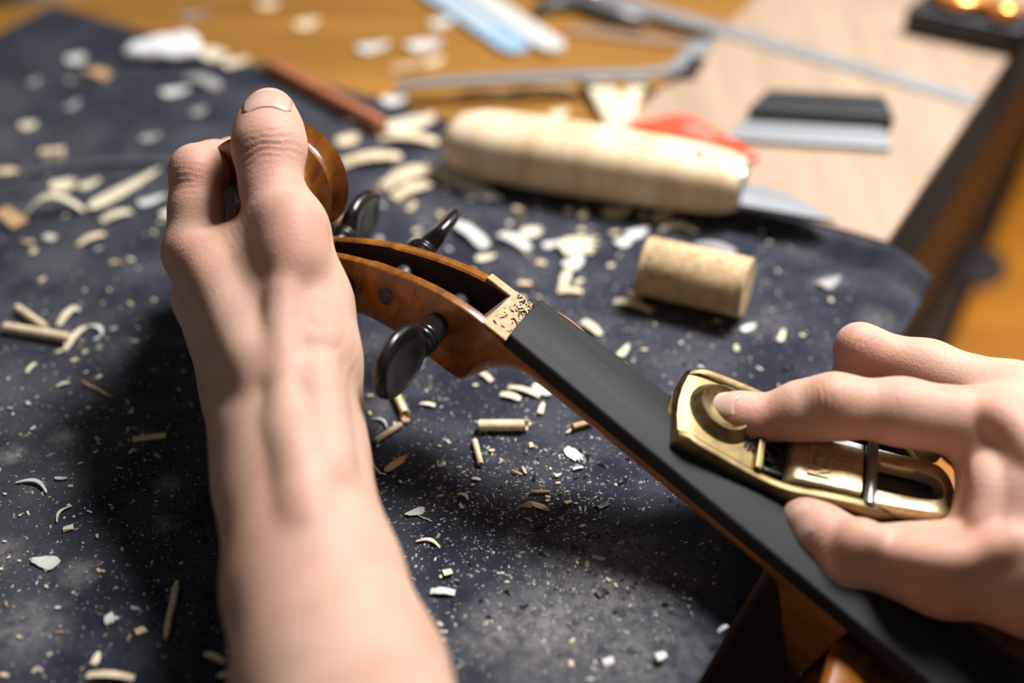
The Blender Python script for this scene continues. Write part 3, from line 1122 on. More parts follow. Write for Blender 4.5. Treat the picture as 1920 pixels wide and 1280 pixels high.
def plane_parts():
    # cutting iron bedded at a low angle from the mouth up to the tail
    ang = math.radians(-13)
    A = Matrix.Translation(Vector((TOE + 5.0, 0, 1.4))) @ Matrix.Rotation(ang, 4, 'Y')
    iron = prism([(-3.5, -10.6), (47, -10.6), (50, -6), (50, 6), (47, 10.6), (-3.5, 10.6)], 0, 2.2)
    pobj('iron', xf(iron, A), M_iron, smooth=False, bevel=(.0003, 1))
    # lever cap: front half with the lettering, rear half with the oval loop
    B = A @ Matrix.Translation(Vector((4.0, -5.0, 2.4)))

    def capgrid():
        # front pad, slightly crowned, rounded nose
        rings = []
        for i in range(19):
            x = 22.5 * i / 18
            hgt = 3.4 * math.sqrt(max(.0, 1 - max(0, 1 - x / 4.0) ** 2)) + .6 + .05 * x
            w = 9.6 - .03 * x
            rings.append([(x, -w, 0), (x, -w, hgt - .9), (x, -w + .35, hgt - .25), (x, -w + 1.0, hgt)] + [(x, -w + 1.0 + (2 * w - 2) * k / 6, hgt + .25 * math.sin(math.pi * k / 6)) for k in range(1, 6)] + [(x, w - 1.0, hgt), (x, w - .35, hgt - .25), (x, w, hgt - .9), (x, w, 0)])
        return loft(rings)
    cap = pobj('lever_cap', xf(capgrid(), B), M_brasspale, sharp=45)
    # tail of the cap: a raised ring with an oval hole, rounded end
    x0, x1, w = 24.5, 51.5, 10.6
    outer, inner = [], []
    n = 40
    for j in range(n):
        t = 2 * math.pi * j / n
        c, s_ = math.cos(t), math.sin(t)
        # outer: square at the front, round at the rear
        ox = (x0 + x1) / 2 + (x1 - x0) / 2 * (abs(c) ** (.85 if c > 0 else .12)) * (1 if c > 0 else -1)
        oy = w * (abs(s_) ** (.62 if c > 0 else .12)) * (1 if s_ > 0 else -1)
        outer.append((ox, oy))
        ix = (x0 + 2.6 + x1 - 4.4) / 2 + (x1 - x0 - 7.0) / 2 * (abs(c) ** (.9 if c > 0 else .12)) * (1 if c > 0 else -1)
        iy = 5.3 * (abs(s_) ** (.7 if c > 0 else .12)) * (1 if s_ > 0 else -1)
        inner.append((ix, iy))

    def zt(x): return 4.6 + (x - x0) * .10 - max(0, (x - x1 + 9)) ** 2 * .050
    rings = [[(x, y, zt(x) - 4.5) for x, y in outer],
             [(x, y, zt(x) - 1.2) for x, y in outer],
             [((x - 40) * .975 + 40, y * .965, zt(x) - .3) for x, y in outer],
             [((x - 40) * .92 + 40, y * .90, zt(x)) for x, y in outer],
             [((x - 40) * 1.06 + 40, y * 1.08, zt(x) - .1) for x, y in inner],
             [(x, y, zt(x) - .5) for x, y in inner],
             [(x, y, zt(x) - 4.5) for x, y in inner]]
    rings.append(rings[0])
    pobj('cap_tail', xf(loft(rings, cap=False), B), M_brasspale, sharp=45)
    # tail post of the casting under the loop, with the adjuster
    pobj('adjuster_knob', xf(lathe([(-6, 0), (-6, 3.2), (-5, 3.8), (1.0, 3.8), (2, 3.2), (2, 0)], 22, 'x'), Matrix.Translation(Vector((83, 0, 8.5)))), M_brass, sharp=40)
    # steel cross pin between the walls
    xp = TOE + 5.0 + 4.0 + 23.4
    zp = 1.4 + 24.0 * math.sin(-ang) + 7.6
    pobj('cross_pin', xf(lathe([(-16.0, 0), (-16.0, 1.9), (16.0, 1.9), (16.0, 0)], 24, 'y'), Matrix.Translation(Vector((xp, 0, zp - .6)))), M_pin, sharp=40)

    # raised lettering on the lever cap, reading across it
    def lettering(txt, x, size, y):
        cu = bpy.data.curves.new('lettering', 'FONT')
        cu.body = txt
        cu.size = size
        cu.extrude = .55
        cu.bevel_depth = .08
        cu.align_x = 'LEFT'
        tmp = bpy.data.objects.new('tmp_text', cu)
        COL.objects.link(tmp)
        bpy.context.view_layer.update()
        dg = bpy.context.evaluated_depsgraph_get()
        me = bpy.data.meshes.new_from_object(tmp.evaluated_get(dg))
        bpy.data.objects.remove(tmp)
        # letters read from the far side toward the near side, tops toward the tail
        zt_ = 4.0 + .05 * (x + size * .35) + .25
        T = B @ Matrix.Translation(Vector((x, y, zt_))) @ Matrix.Rotation(math.radians(-90), 4, 'Z') @ Matrix.Scale(.44, 4, (1, 0, 0))
        me.transform(Matrix.Scale(MM, 4) @ T)
        me.materials.append(M_brasspale)
        o = bpy.data.objects.new('lettering', me)
        COL.objects.link(o)
        o.parent = cap
        return o
    lettering('NIELSEN', 6.4, 9.4, 8.9)
    lettering('LIE-', 14.3, 9.4, 4.4)


plane_parts()
# ------------------------------------------------------------------ hands: one continuous skin each, grown from a smooth distance field (mm)
class Field:
    def __init__(s):
        s.p = []          # (a, b, ra, rb, k, sub)

    def cap(s, a, b, ra, rb=None, k=7.0, sub=False):
        s.p.append((np.asarray(a, float) * 1000, np.asarray(b, float) * 1000, ra, ra if rb is None else rb, k, sub))

    def chain(s, pts, k=7.0):
        """pts: (position, radius) list"""
        for (a, ra), (b, rb) in zip(pts[:-1], pts[1:]):
            s.cap(a, b, ra, rb, k)

    @staticmethod
    def dist(P, pr):
        a, b, ra, rb = pr[:4]
        ba = b - a
        L2 = max(float(ba @ ba), 1e-9)
        pa = P - a
        h = np.clip((pa @ ba) / L2, 0, 1)
        d = pa - h[..., None] * ba
        hs = h * h * (3 - 2 * h) * .5 + h * .5
        return np.sqrt((d * d).sum(-1)) - (ra + (rb - ra) * hs)

    def at(s, P, upto=None):
        P = np.atleast_2d(P)
        Dm = None
        for pr in s.p[:upto]:
            d = Field.dist(P, pr)
            k = pr[4]
            if Dm is None: Dm = d; continue
            if pr[5]:
                h = np.clip(.5 - .5 * (Dm + d) / k, 0, 1)
                Dm = Dm * (1 - h) - d * h + k * h * (1 - h)
            else:
                h = np.clip(.5 + .5 * (Dm - d) / k, 0, 1)
                Dm = Dm * (1 - h) + d * h - k * h * (1 - h)
        return Dm

    def surf(s, px, py, near=.25):
        """first skin point met along the sight line through (px, py): real surface position in mm"""
        o = CC * 1000
        r = FW + RT * (px - 960) / FPX - UP * (py - 640) / FPX
        r = r / np.linalg.norm(r)
        t = near * 1000
        for _ in range(200):
            d = float(s.at(o + r * t)[0])
            if abs(d) < .02 or t > 900: break
            t += d * .9
        return o + r * t

    def normal(s, p):
        e = .35
        g = np.array([float(s.at(p + np.eye(3)[i] * e)[0] - s.at(p - np.eye(3)[i] * e)[0]) for i in range(3)])
        return g / np.linalg.norm(g)

    def mesh(s, vox, clip=None):
        lo = np.min([np.minimum(p[0] - max(p[2], p[3]), p[1] - max(p[2], p[3])) for p in s.p if not p[5]], 0) - 4
        hi = np.max([np.maximum(p[0] + max(p[2], p[3]), p[1] + max(p[2], p[3])) for p in s.p if not p[5]], 0) + 4
        if clip is not None:
            lo = np.maximum(lo, clip[0]); hi = np.minimum(hi, clip[1])
        n = np.ceil((hi - lo) / vox).astype(int) + 1
        Dv = np.full(n, 60.0, dtype=np.float32)
        for pr in s.p:
            a, b, ra, rb, k, sub = pr
            m = max(ra, rb) + k + 3 * vox
            i0 = np.clip(np.floor((np.minimum(a, b) - m - lo) / vox).astype(int), 0, n)
            i1 = np.clip(np.ceil((np.maximum(a, b) + m - lo) / vox).astype(int) + 1, 0, n)
            if (i1 <= i0).any(): continue
            ax = [lo[j] + vox * np.arange(i0[j], i1[j]) for j in range(3)]
            P = np.stack(np.meshgrid(*ax, indexing='ij'), -1)
            d = Field.dist(P, pr)
            sl = tuple(slice(i0[j], i1[j]) for j in range(3))
            o = Dv[sl]
            if sub:
                h = np.clip(.5 - .5 * (o + d) / k, 0, 1)
                Dv[sl] = o * (1 - h) - d * h + k * h * (1 - h)
            else:
                h = np.clip(.5 + .5 * (o - d) / k, 0, 1)
                Dv[sl] = o * (1 - h) + d * h - k * h * (1 - h)
        # seal the grid border
        for ax_ in range(3):
            for e in (0, -1):
                sl = [slice(None)] * 3
                sl[ax_] = e
                Dv[tuple(sl)] = np.maximum(Dv[tuple(sl)], .4)
        return surface_nets(Dv, lo, vox)


def surface_nets(Dv, lo, vox):
    n = np.array(Dv.shape)
    S = Dv < 0
    c = n - 1
    corners = [(i, j, k) for i in (0, 1) for j in (0, 1) for k in (0, 1)]
    cnt = np.zeros(c, np.int8)
    for i, j, k in corners:
        cnt += S[i:i + c[0], j:j + c[1], k:k + c[2]]
    act = (cnt > 0) & (cnt < 8)
    idx = np.full(c, -1, np.int64)
    cells = np.argwhere(act)
    idx[act] = np.arange(len(cells))
    acc = np.zeros((len(cells), 3))
    num = np.zeros(len(cells))
    for a in range(8):
        for ax in range(3):
            ca = corners[a]
            if ca[ax]: continue
            cb = list(ca); cb[ax] = 1
            da = Dv[cells[:, 0] + ca[0], cells[:, 1] + ca[1], cells[:, 2] + ca[2]]
            db = Dv[cells[:, 0] + cb[0], cells[:, 1] + cb[1], cells[:, 2] + cb[2]]
            cr = (da < 0) != (db < 0)
            t = np.where(cr, da / np.where(cr, da - db, 1), 0)
            p = np.tile(np.array(ca, float), (len(cells), 1))
            p[:, ax] += t
            acc += np.where(cr[:, None], p, 0)
            num += cr
    V = lo + vox * (cells + acc / num[:, None])
    F = []
    for ax in range(3):
        u, w = (ax + 1) % 3, (ax + 2) % 3
        s0 = [slice(1, -1)] * 3; s1 = [slice(1, -1)] * 3
        s0[ax] = slice(0, -1); s1[ax] = slice(1, None)
        A, B = S[tuple(s0)], S[tuple(s1)]
        e = np.argwhere(A != B)
        off = np.ones(3, int); off[ax] = 0
        e2 = e + off
        flip = A[tuple(e.T)]

        def cell(du, dw):
            q = e2.copy(); q[:, u] -= du; q[:, w] -= dw
            return idx[q[:, 0], q[:, 1], q[:, 2]]
        Q = np.stack([cell(1, 1), cell(0, 1), cell(0, 0), cell(1, 0)], 1)
        Q[~flip] = Q[~flip][:, ::-1]
        F.append(Q)
    F = np.concatenate(F)
    F = F[(F >= 0).all(1)]
    return V, F


def skin_material():
    t = NT('skin')
    at = t.n('ShaderNodeAttribute', attribute_name='flush').outputs['Fac']
    big = t.noise(60, 3, .55)
    mot = t.noise(240, 3, .6)
    c = t.ramp(big, [(.3, (.525, .325, .235)), (.7, (.64, .425, .320))])
    c = t.mix(t.math('MULTIPLY', t.ramp(mot, [(.45, 0.0), (.75, 1.0)]), .22), c, (.55, .24, .17))
    c = t.mix(t.math('MULTIPLY', at, .75, True), c, (.60, .205, .150))
    t.set(Base_Color=c, Roughness=.56, Subsurface_Weight=.22, Subsurface_Scale=.0025, Specular_IOR_Level=.34)
    t.b.inputs['Subsurface Radius'].default_value = (1.0, .38, .22)
    # fine skin lines
    v1 = t.voronoi(1300, 'Distance')
    v2 = t.noise((2600, 700, 1500), 3, .6)
    h = t.math('ADD', t.math('MULTIPLY', v1, .6), t.math('MULTIPLY', v2, .5))
    t.bump(h, .42, .0003)
    return t.m


M_skin = skin_material()
t_ = NT('fingernail')
t_.set(Base_Color=(.64, .41, .33), Roughness=.26, Subsurface_Weight=.15, Subsurface_Scale=.0015, Coat_Weight=.3, Coat_Roughness=.2)
M_nail = t_.m
t_ = NT('nail_edge')
t_.set(Base_Color=(.80, .66, .55), Roughness=.3)
M_nailedge = t_.m


def make_hand(name, field, vox, wrinkles, flush, parent, clip=None):
    V, F = field.mesh(vox, clip)
    # relax the grid pattern
    nb = np.zeros_like(V); ct = np.zeros(len(V))
    E = np.concatenate([F[:, [0, 1]], F[:, [1, 2]], F[:, [2, 3]], F[:, [3, 0]]])
    for it in range(3):
        nb[:] = 0; ct[:] = 0
        for j in range(3):
            nb[:, j] = np.bincount(E[:, 0], V[E[:, 1], j], len(V)) + np.bincount(E[:, 1], V[E[:, 0], j], len(V))
        ct = np.bincount(E[:, 0], minlength=len(V)) + np.bincount(E[:, 1], minlength=len(V))
        V = V + .5 * (nb / ct[:, None] - V)
    me = bpy.data.meshes.new(name)
    me.from_pydata((V / 1000).tolist(), [], F.tolist())
    me.update()
    N = np.zeros(len(V) * 3)
    me.vertices.foreach_get('normal', N)
    N = N.reshape(-1, 3)
    disp = np.zeros(len(V))
    rngw = np.random.default_rng(3)
    for c, ax, length, rad, amp, wl in wrinkles:      # centre (mm), direction across the creases, extent along it, reach, depth, spacing
        q = V - c
        ax = ax / np.linalg.norm(ax)
        s_ = q @ ax
        r = np.sqrt(np.maximum((q * q).sum(1) - s_ ** 2, 0))
        env = np.exp(-(s_ / length) ** 2) * np.exp(-(r / rad) ** 4)
        ph = 1.3 * np.sin(q @ np.array([.31, .22, .27]) * 1.1) + .5 * np.sin(q @ np.array([.9, -.7, .6]))
        disp -= amp * env * np.maximum(np.cos(2 * np.pi * s_ / wl + ph), -.15) ** 1
    # soft unevenness of flesh
    disp += .22 * np.sin(V @ np.array([.11, .07, .13])) * np.sin(V @ np.array([-.06, .12, .08]) + 1)
    V = V + N * disp[:, None]
    me.vertices.foreach_set('co', (V / 1000).ravel())
    fl = np.zeros(len(V))
    for c, r, a in flush:
        fl = np.maximum(fl, a * np.exp(-(((V - c) ** 2).sum(1)) / r ** 2))
    at = me.attributes.new('flush', 'FLOAT', 'POINT')
    at.data.foreach_set('value', fl)
    me.polygons.foreach_set('use_smooth', [True] * len(me.polygons))
    me.materials.append(M_skin)
    me.update()
    o = bpy.data.objects.new(name, me)
    COL.objects.link(o)
    o.parent = parent
    o.matrix_parent_inverse = parent.matrix_basis.inverted()
    return o


def make_nail(name, field, c_px, tip_px, side_w, length, hand):
    """nail plate laid on the finger: root centre and tip given by photo position; width and length in mm"""
    c = field.surf(*c_px)
    tp = field.surf(*tip_px)
    n = field.normal(c)
    f = tp - c
    f = f - (f @ n) * n
    f /= np.linalg.norm(f)
    sd = np.cross(n, f)
    nu, nv = 15, 15
    top, V, F = [], [], []
    for i in range(nu):
        u = i / (nu - 1)
        for j in range(nv):
            v = -1 + 2 * j / (nv - 1)
            w = side_w / 2 * (1 - .28 * (1 - min(1, u / .25)) ** 2) * (1 - .16 * max(0, (u - .82) / .18) ** 2)
            arc = -1.1 * v * v * (1 if u < .5 else .0) * (1 - u * 2 if u < .5 else 0) + 1.0 * (1 - v * v) * max(0, u - .6)
            s_ = u * length + arc * .9 - .0
            q = c + f * s_ + sd * w * v + n * 5
            # drop onto the skin
            for _ in range(30):
                d = float(field.at(q)[0])
                q = q - n * d * .8
                if abs(d) < .02: break
            flat = c + f * s_ + sd * w * v
            hq = (q - flat) @ n
            top.append((flat, hq, u, v))
    H = np.array([t[1] for t in top]).reshape(nu, nv)
    # plate is a little flatter than the flesh and slightly proud of it
    fit = H.copy()
    for i in range(1, nu - 1): fit[i] = (H[i - 1] + H[i] + H[i + 1]) / 3
    fit = np.maximum(fit, -5.5)
    for i in range(nu):
        for j in range(nv):
            flat, _, u, v = top[i * nv + j]
            rim = .15 * (1 - abs(v) ** 6) - .06 - .30 * max(0, 1 - u * 6)
            V.append((flat + n * (fit[i, j] + rim)) / 1000)
    for i in range(nu - 1):
        for j in range(nv - 1):
            F.append((i * nv + j, i * nv + j + 1, (i + 1) * nv + j + 1, (i + 1) * nv + j))
    o = obj(name, (V, F), M_nail)
    o.data.materials.append(M_nailedge)
    for p in o.data.polygons:
        pass
    o.parent = hand
    o.matrix_parent_inverse = Matrix.Identity(4)
    md = o.modifiers.new('thickness', 'SOLIDIFY')
    md.thickness = .0002
    md.offset = 0
    return o


def dense(pts, n=5):
    """Catmull-Rom resampling of a short pixel polyline"""
    P = [np.array(p, float) for p in pts]
    P = [2 * P[0] - P[1]] + P + [2 * P[-1] - P[-2]]
    out = []
    for i in range(1, len(P) - 2):
        for k in range(n):
            t = k / n
            out.append(.5 * (2 * P[i] + (P[i + 1] - P[i - 1]) * t + (2 * P[i - 1] - 5 * P[i] + 4 * P[i + 1] - P[i + 2]) * t * t + (3 * P[i] - P[i - 1] - 3 * P[i + 1] + P[i + 2]) * t ** 3))
    out.append(P[-2])
    return out


person = empty('person', loc=(0.02, 0.05, -.78))
tag(person, 'person with bare forearms, one hand gripping the scroll, the other pushing the brass plane', 'person')


def left_hand():
    f = Field()
    # forearm and wrist
    el = D(770, 1720, .290)
    fa = [(D(484, 620, .4475), 10.5), (D(512, 690, .4365), 14.0), (D(534, 760, .4235), 17.2), (D(544, 850, .412), 17.8), (D(560, 960, .398), 19.2), (D(592, 1110, .379), 21.8), (D(640, 1290, .3565), 24.6), (D(706, 1510, .322), 25.5), (el, 28)]
    f.chain(fa, 13)
    # radial and ulnar sides of the wrist
    f.cap(D(564, 740, .420), D(570, 880, .410), 13.2, 13.2, 9)
    f.chain([(D(428, 630, .462), 9), (D(510, 765, .4385), 11.0), (D(538, 960, .4165), 13.5)], 14)
    f.chain([(D(440, 590, .4505), 9), (D(514, 730, .4335), 11.5), (D(546, 880, .4160), 14)], 16)
    f.cap(D(508, 690, .4305), D(542, 900, .4115), 12.0, 14.5, 13)
    # metacarpals
    iM, mM, rM, lM = D(362, 470, .449), D(378, 560, .464), D(402, 622, .478), D(440, 668, .484)
    f.cap(iM, D(505, 715, .430), 8.8, 13.5, 10)
    f.cap(mM, D(495, 735, .438), 8.6, 13, 10)
    f.cap(rM, D(490, 750, .446), 8.2, 12.5, 10)
    f.cap(lM, D(490, 765, .450), 7.6, 12.5, 10)
    # thumb
    T = D(506, 213, .453); IP = D(505, 280, .444); TN = D(508, 345, .440); MP = D(535, 428, .434); CMC = D(573, 655, .424)
    f.chain([(MP, 12.0), (CMC, 13.4), (D(566, 745, .420), 13.2)], 9)
    f.chain([(T, 8.3), (D(505, 243, .448), 9.7), (IP, 10.6), (TN, 8.9), (MP, 11.5)], 5)
    # thenar muscle and the web between thumb and index
    f.chain([(D(547, 480, .440), 10.2), (D(567, 575, .434), 12.2), (D(570, 680, .427), 11.4), (D(568, 770, .4215), 10.8), (D(572, 880, .411), 11.3)], 10)
    f.cap(D(436, 478, .444), D(520, 560, .432), 8.5, 11, 9)
    f.cap(D(430, 560, .4415), D(500, 690, .428), 9, 12, 12)
    f.cap(D(482, 540, .4365), D(512, 690, .4265), 11.5, 12.5, 12)
    f.cap(D(455, 560, .441), D(545, 650, .428), 10, 12, 10)
    f.cap(D(462, 500, .4405), D(525, 590, .4300), 10, 12.5, 12)
    f.cap(D(400, 520, .452), D(490, 600, .440), 9, 11, 10)
    # index
    iP, iD, iT = D(368, 320, .456), D(470, 300, .497), D(612, 404, .502)
    f.chain([(iM, 9.0), (D(367, 392, .452), 7.9), (iP, 7.7), (D(402, 311, .465), 7.5), (D(438, 304, .480), 7.4), (iD, 7.2), (D(545, 358, .500), 6.7), (iT, 5.8)], 5)
    # middle, ring, little: wrapped round below the scroll
    f.chain([(mM, 8.8), (D(372, 470, .492), 8.0), (D(400, 420, .515), 8.4), (D(480, 430, .528), 7.3), (D(545, 470, .520), 6.6), (D(580, 505, .510), 6.0)], 5)
    f.chain([(rM, 8.4), (D(400, 570, .505), 7.6), (D(432, 520, .520), 8.0), (D(505, 525, .525), 7.0), (D(560, 565, .515), 6.4), (D(585, 600, .505), 5.8)], 5)
    f.chain([(lM, 7.8), (D(470, 700, .4825), 6.8), (D(520, 715, .4815), 6.9), (D(585, 745, .4735), 6.2), (D(628, 785, .466), 5.8), (D(655, 816, .4585), 5.4)], 4)
    base = len(f.p)

    def tendon(pts, r, proud, k=4):
        P = []
        for q in dense(pts):
            s_ = f.surf(*q)
            nn = f.normal(s_)
            P.append((s_ - nn * (r - proud)) / 1000)
        for a, b in zip(P[:-1], P[1:]): new.append((a, b, r, r, k))
    new = []
    tendon([(548, 452), (530, 540), (524, 620), (530, 690), (541, 760)], 2.6, .8, 5)
    tendon([(541, 760), (560, 850), (575, 960)], 3.5, .6, 7)
    tendon([(600, 700), (612, 780), (625, 880)], 4.0, .7, 7)
    tendon([(365, 475), (415, 580), (470, 700)], 3.6, .25, 9)
    tendon([(548, 400), (545, 450), (556, 480)], 5.5, .8, 8)
    for a in new: f.cap(*a)
    # hollow at the base of the thumb
    # knuckle bumps
    s_ = f.surf(340, 470); f.cap((s_ - f.normal(s_) * 4.5) / 1000, (s_ - f.normal(s_) * 4.5) / 1000 + 1e-4, 6.0, 6.0, 6)
    s_ = f.surf(352, 312); f.cap((s_ - f.normal(s_) * 4.2) / 1000, (s_ - f.normal(s_) * 4.2) / 1000 + 1e-4, 5.6, 5.6, 5)
    S = lambda x, y: f.surf(x, y)
    up = (IP - MP)
    wr = [(S(500, 268), up, 5.5, 12, .34, 2.1), (S(505, 258), up, 2.5, 9, .25, 1.6), (S(505, 360), up, 9, 11, .10, 2.4), (S(545, 430), up, 10, 14, .045, 2.2),
          (S(363, 330), D(373, 310, .457) - iM, 6, 8, .22, 2.0), (S(355, 470), D(373, 310, .457) - iM, 7, 12, .06, 2.4),
          (S(625, 655), np.array([.35, -.2, 1]), 9, 14, .20, 3.2), (S(640, 690), np.array([.5, -.3, 1]), 7, 12, .16, 2.8), (S(450, 440), np.array([.3, .1, 1.0]), 10, 9, .10, 2.2)]
    fl = [(S(505, 275), 13, .50), (S(560, 420), 16, .42), (S(590, 440), 14, .32), (S(365, 312), 12, .45), (S(345, 475), 14, .40), (S(505, 205), 8, .2),
          (S(575, 640), 14, .22), (S(455, 350), 9, .3), (S(560, 900), 26, .16), (S(470, 960), 24, .22), (S(450, 1080), 24, .22), (S(600, 1000), 24, .14)]
    clip = (np.array([-1e4, 45.0, -1e4]), np.array([1e4, 1e4, 1e4]))
    h = make_hand('left_hand', f, .95, wr, fl, person, clip)
    make_nail('thumb_nail', f, (499, 200), (500, 170), 15.4, 9.6, h)
    return h


def right_hand():
    f = Field()
    iT, iD, iP, iM = D(1346, 773, .4335), D(1436, 784, .4305), D(1566, 762, .424), D(1862, 800, .424)
    mP, mM = D(1614, 656, .454), D(1900, 748, .438)
    # forearm, wrist, palm
    f.chain([(D(2060, 985, .412), 25), (D(2300, 1080, .405), 24), (D(2700, 1220, .400), 30)], 10)
    f.cap(iM, D(2060, 950, .410), 11.5, 20, 10)
    f.cap(mM, D(2080, 930, .420), 11.0, 19, 10)
    f.cap(D(1945, 780, .452), D(2090, 960, .432), 10.5, 18, 10)
    f.cap(D(1980, 830, .468), D(2090, 1000, .440), 10, 18, 10)
    # index finger stretched onto the toe of the plane
    f.chain([(iT, 6.1), (D(1390, 779, .4318), 6.6), (iD, 6.3), (D(1500, 770, .427), 8.0), (iP, 9.1), (D(1690, 772, .4225), 9.3), (iM, 11.5)], 5)
    # middle finger bent down on the far side
    f.chain([(mM, 11), (D(1740, 692, .450), 8.4), (mP, 7.6), (D(1606, 715, .462), 7.2), (D(1612, 765, .4665), 6.9), (D(1650, 815, .4665), 6.0)], 5)
    # ring and little, folded behind
    f.chain([(D(1945, 780, .452), 10), (D(1800, 735, .468), 8), (D(1712, 735, .478), 7.6), (D(1700, 790, .480), 6.8), (D(1735, 838, .474), 6.0)], 5)
    f.chain([(D(1980, 830, .468), 9), (D(1870, 790, .480), 7.2), (D(1800, 785, .487), 6.8), (D(1795, 830, .486), 6.2), (D(1825, 870, .478), 5.6)], 5)
    # thumb along the near side of the plane
    tT, tI, tM, tC = D(1506, 970, .4195), D(1586, 1042, .415), D(1775, 1068, .407), D(1960, 1075, .402)
    f.chain([(tT, 6.7), (D(1533, 997, .4175), 8.4), (tI, 9.9), (D(1690, 1052, .411), 9.8), (tM, 11.8)], 5)
    f.chain([(tM, 12.0), (tC, 17), (D(2080, 1040, .405), 20)], 9)
    s0 = D(1570, 1078, .413)
    f.cap(s0, s0 + 1e-5, 5.2, 5.2, 6)
    # web between thumb and index, hugging the tail of the plane
    f.chain([(D(1858, 838, .424), 8.5), (D(1880, 905, .419), 10), (D(1868, 985, .414), 10), (D(1835, 1040, .410), 9)], 8)
    f.chain([(D(1925, 850, .418), 14), (D(1945, 940, .412), 17), (D(1935, 1030, .407), 16)], 10)
    new = []

    def tendon(pts, r, proud, k=4):
        P = []
        for q in dense(pts):
            s_ = f.surf(*q)
            P.append((s_ - f.normal(s_) * (r - proud)) / 1000)
        for a, b in zip(P[:-1], P[1:]): new.append((a, b, r, r, k))
    tendon([(1870, 770), (1905, 800), (1950, 850)], 2.6, .9, 6)
    tendon([(1840, 870), (1845, 920), (1838, 985)], 2.2, .7, 5)
    tendon([(1690, 1045), (1780, 1050), (1900, 1010)], 2.6, .8, 6)
    tendon([(1600, 1020), (1610, 1000), (1640, 1010)], 3.0, .5, 5)
    for a in new: f.cap(*a)
    for (x, y), r, pr in (((1556, 735), 5.0, .5), ((1600, 635), 4.5, .4)):
        s_ = f.surf(x, y); c = (s_ - f.normal(s_) * (r - pr)) / 1000
        f.cap(c, c + 1e-4, r, r, 5)
    S = lambda x, y: f.surf(x, y)
    ax = iP - iT
    wr = [(S(1555, 735), ax, 6.5, 9, .22, 1.9), (S(1432, 765), ax, 3.5, 7, .18, 1.7), (S(1560, 1010), tI - tT, 5, 9, .20, 1.8), (S(1700, 770), ax, 16, 10, .06, 2.6),
          (S(1850, 900), np.array([0, 1.0, 1.0]), 10, 12, .045, 2.6), (S(1760, 850), ax, 9, 9, .16, 2.6), (S(1612, 640), mM - mP, 6, 8, .14, 2.0)]
    fl = [(S(1365, 800), 9, .85), (S(1420, 805), 10, .75), (S(1470, 795), 9, .45), (S(1555, 740), 11, .42), (S(1600, 800), 18, .4), (S(1612, 650), 12, .45), (S(1650, 680), 14, .4),
          (S(1550, 960), 9, .55), (S(1560, 1020), 10, .45), (S(1600, 1010), 10, .3), (S(1740, 760), 20, .22), (S(1830, 1000), 18, .4), (S(1840, 800), 20, .3), (S(1700, 1030), 18, .3), (S(1760, 1090), 20, .3)]
    h = make_hand('right_hand', f, .85, wr, fl, person, (np.array([-1e4] * 3), np.array([470.0, 1e4, 1e4])))
    make_nail('index_nail', f, (1377, 757), (1318, 750), 8.4, 10.2, h)
    make_nail('thumb_nail', f, (1527, 966), (1482, 985), 10.4, 8.6, h)
    return h


left_hand()
right_hand()
# ------------------------------------------------------------------ wood shavings, chips and dust
rng = random.Random(11)


def ground_z(p):
    a, b = toab(p)
    if a > .001 and b < bl and b > bc[1]: return BT
    if a > .002 and b >= bl or b > CL_B1: return BZ
    return 0.0007 * mnoise.noise(Vector((a * 14, b * 14, 1.3))) + .0003 * mnoise.noise(Vector((a * 60, b * 60, 4)))


def jag(n, amp):
    return [1 + rng.uniform(-amp, amp) for _ in range(n)]


def sh_curl(L, w):
    """shaving rolled into a little tube"""
    r0 = w / 2
    na, nl = 22, 10
    turns = rng.uniform(1.15, 1.5)
    th = .05 * w + .00012
    a0 = rng.uniform(0, 6.28)
    e0, e1 = rng.uniform(-.25, .25), rng.uniform(-.45, .45)
    outer, inner = [], []
    for side in (0, 1):
        for i in range(nl + 1):
            row = []
            for j in range(na + 1):
                u = j / na
                a = a0 + u * turns * 2 * math.pi
                r = r0 * (.62 + .38 * u) - side * th
                x = L * i / nl + (e0 * w * math.sin(a) if i == 0 else 0) + (e1 * w * (u - .5) * 2.2 if i == nl else 0)
                row.append((x, r * math.cos(a), r0 + r * math.sin(a)))
            (outer if side == 0 else inner).append(row)
    m = na + 1
    V = [p for row in outer for p in row] + [p for row in inner for p in row]
    K = (nl + 1) * m
    F = []
    for i in range(nl):
        for j in range(na):
            q = (i * m + j, i * m + j + 1, (i + 1) * m + j + 1, (i + 1) * m + j)
            F.append(q)
            F.append(tuple(K + t for t in q[::-1]))
    for j in range(na):
        F.append((j, K + j, K + j + 1, j + 1))
        e = nl * m
        F.append((e + j, e + j + 1, K + e + j + 1, K + e + j))
    for i in range(nl):
        F.append((i * m, (i + 1) * m, K + (i + 1) * m, K + i * m))
        F.append((i * m + na, K + i * m + na, K + (i + 1) * m + na, (i + 1) * m + na))
    return V, F


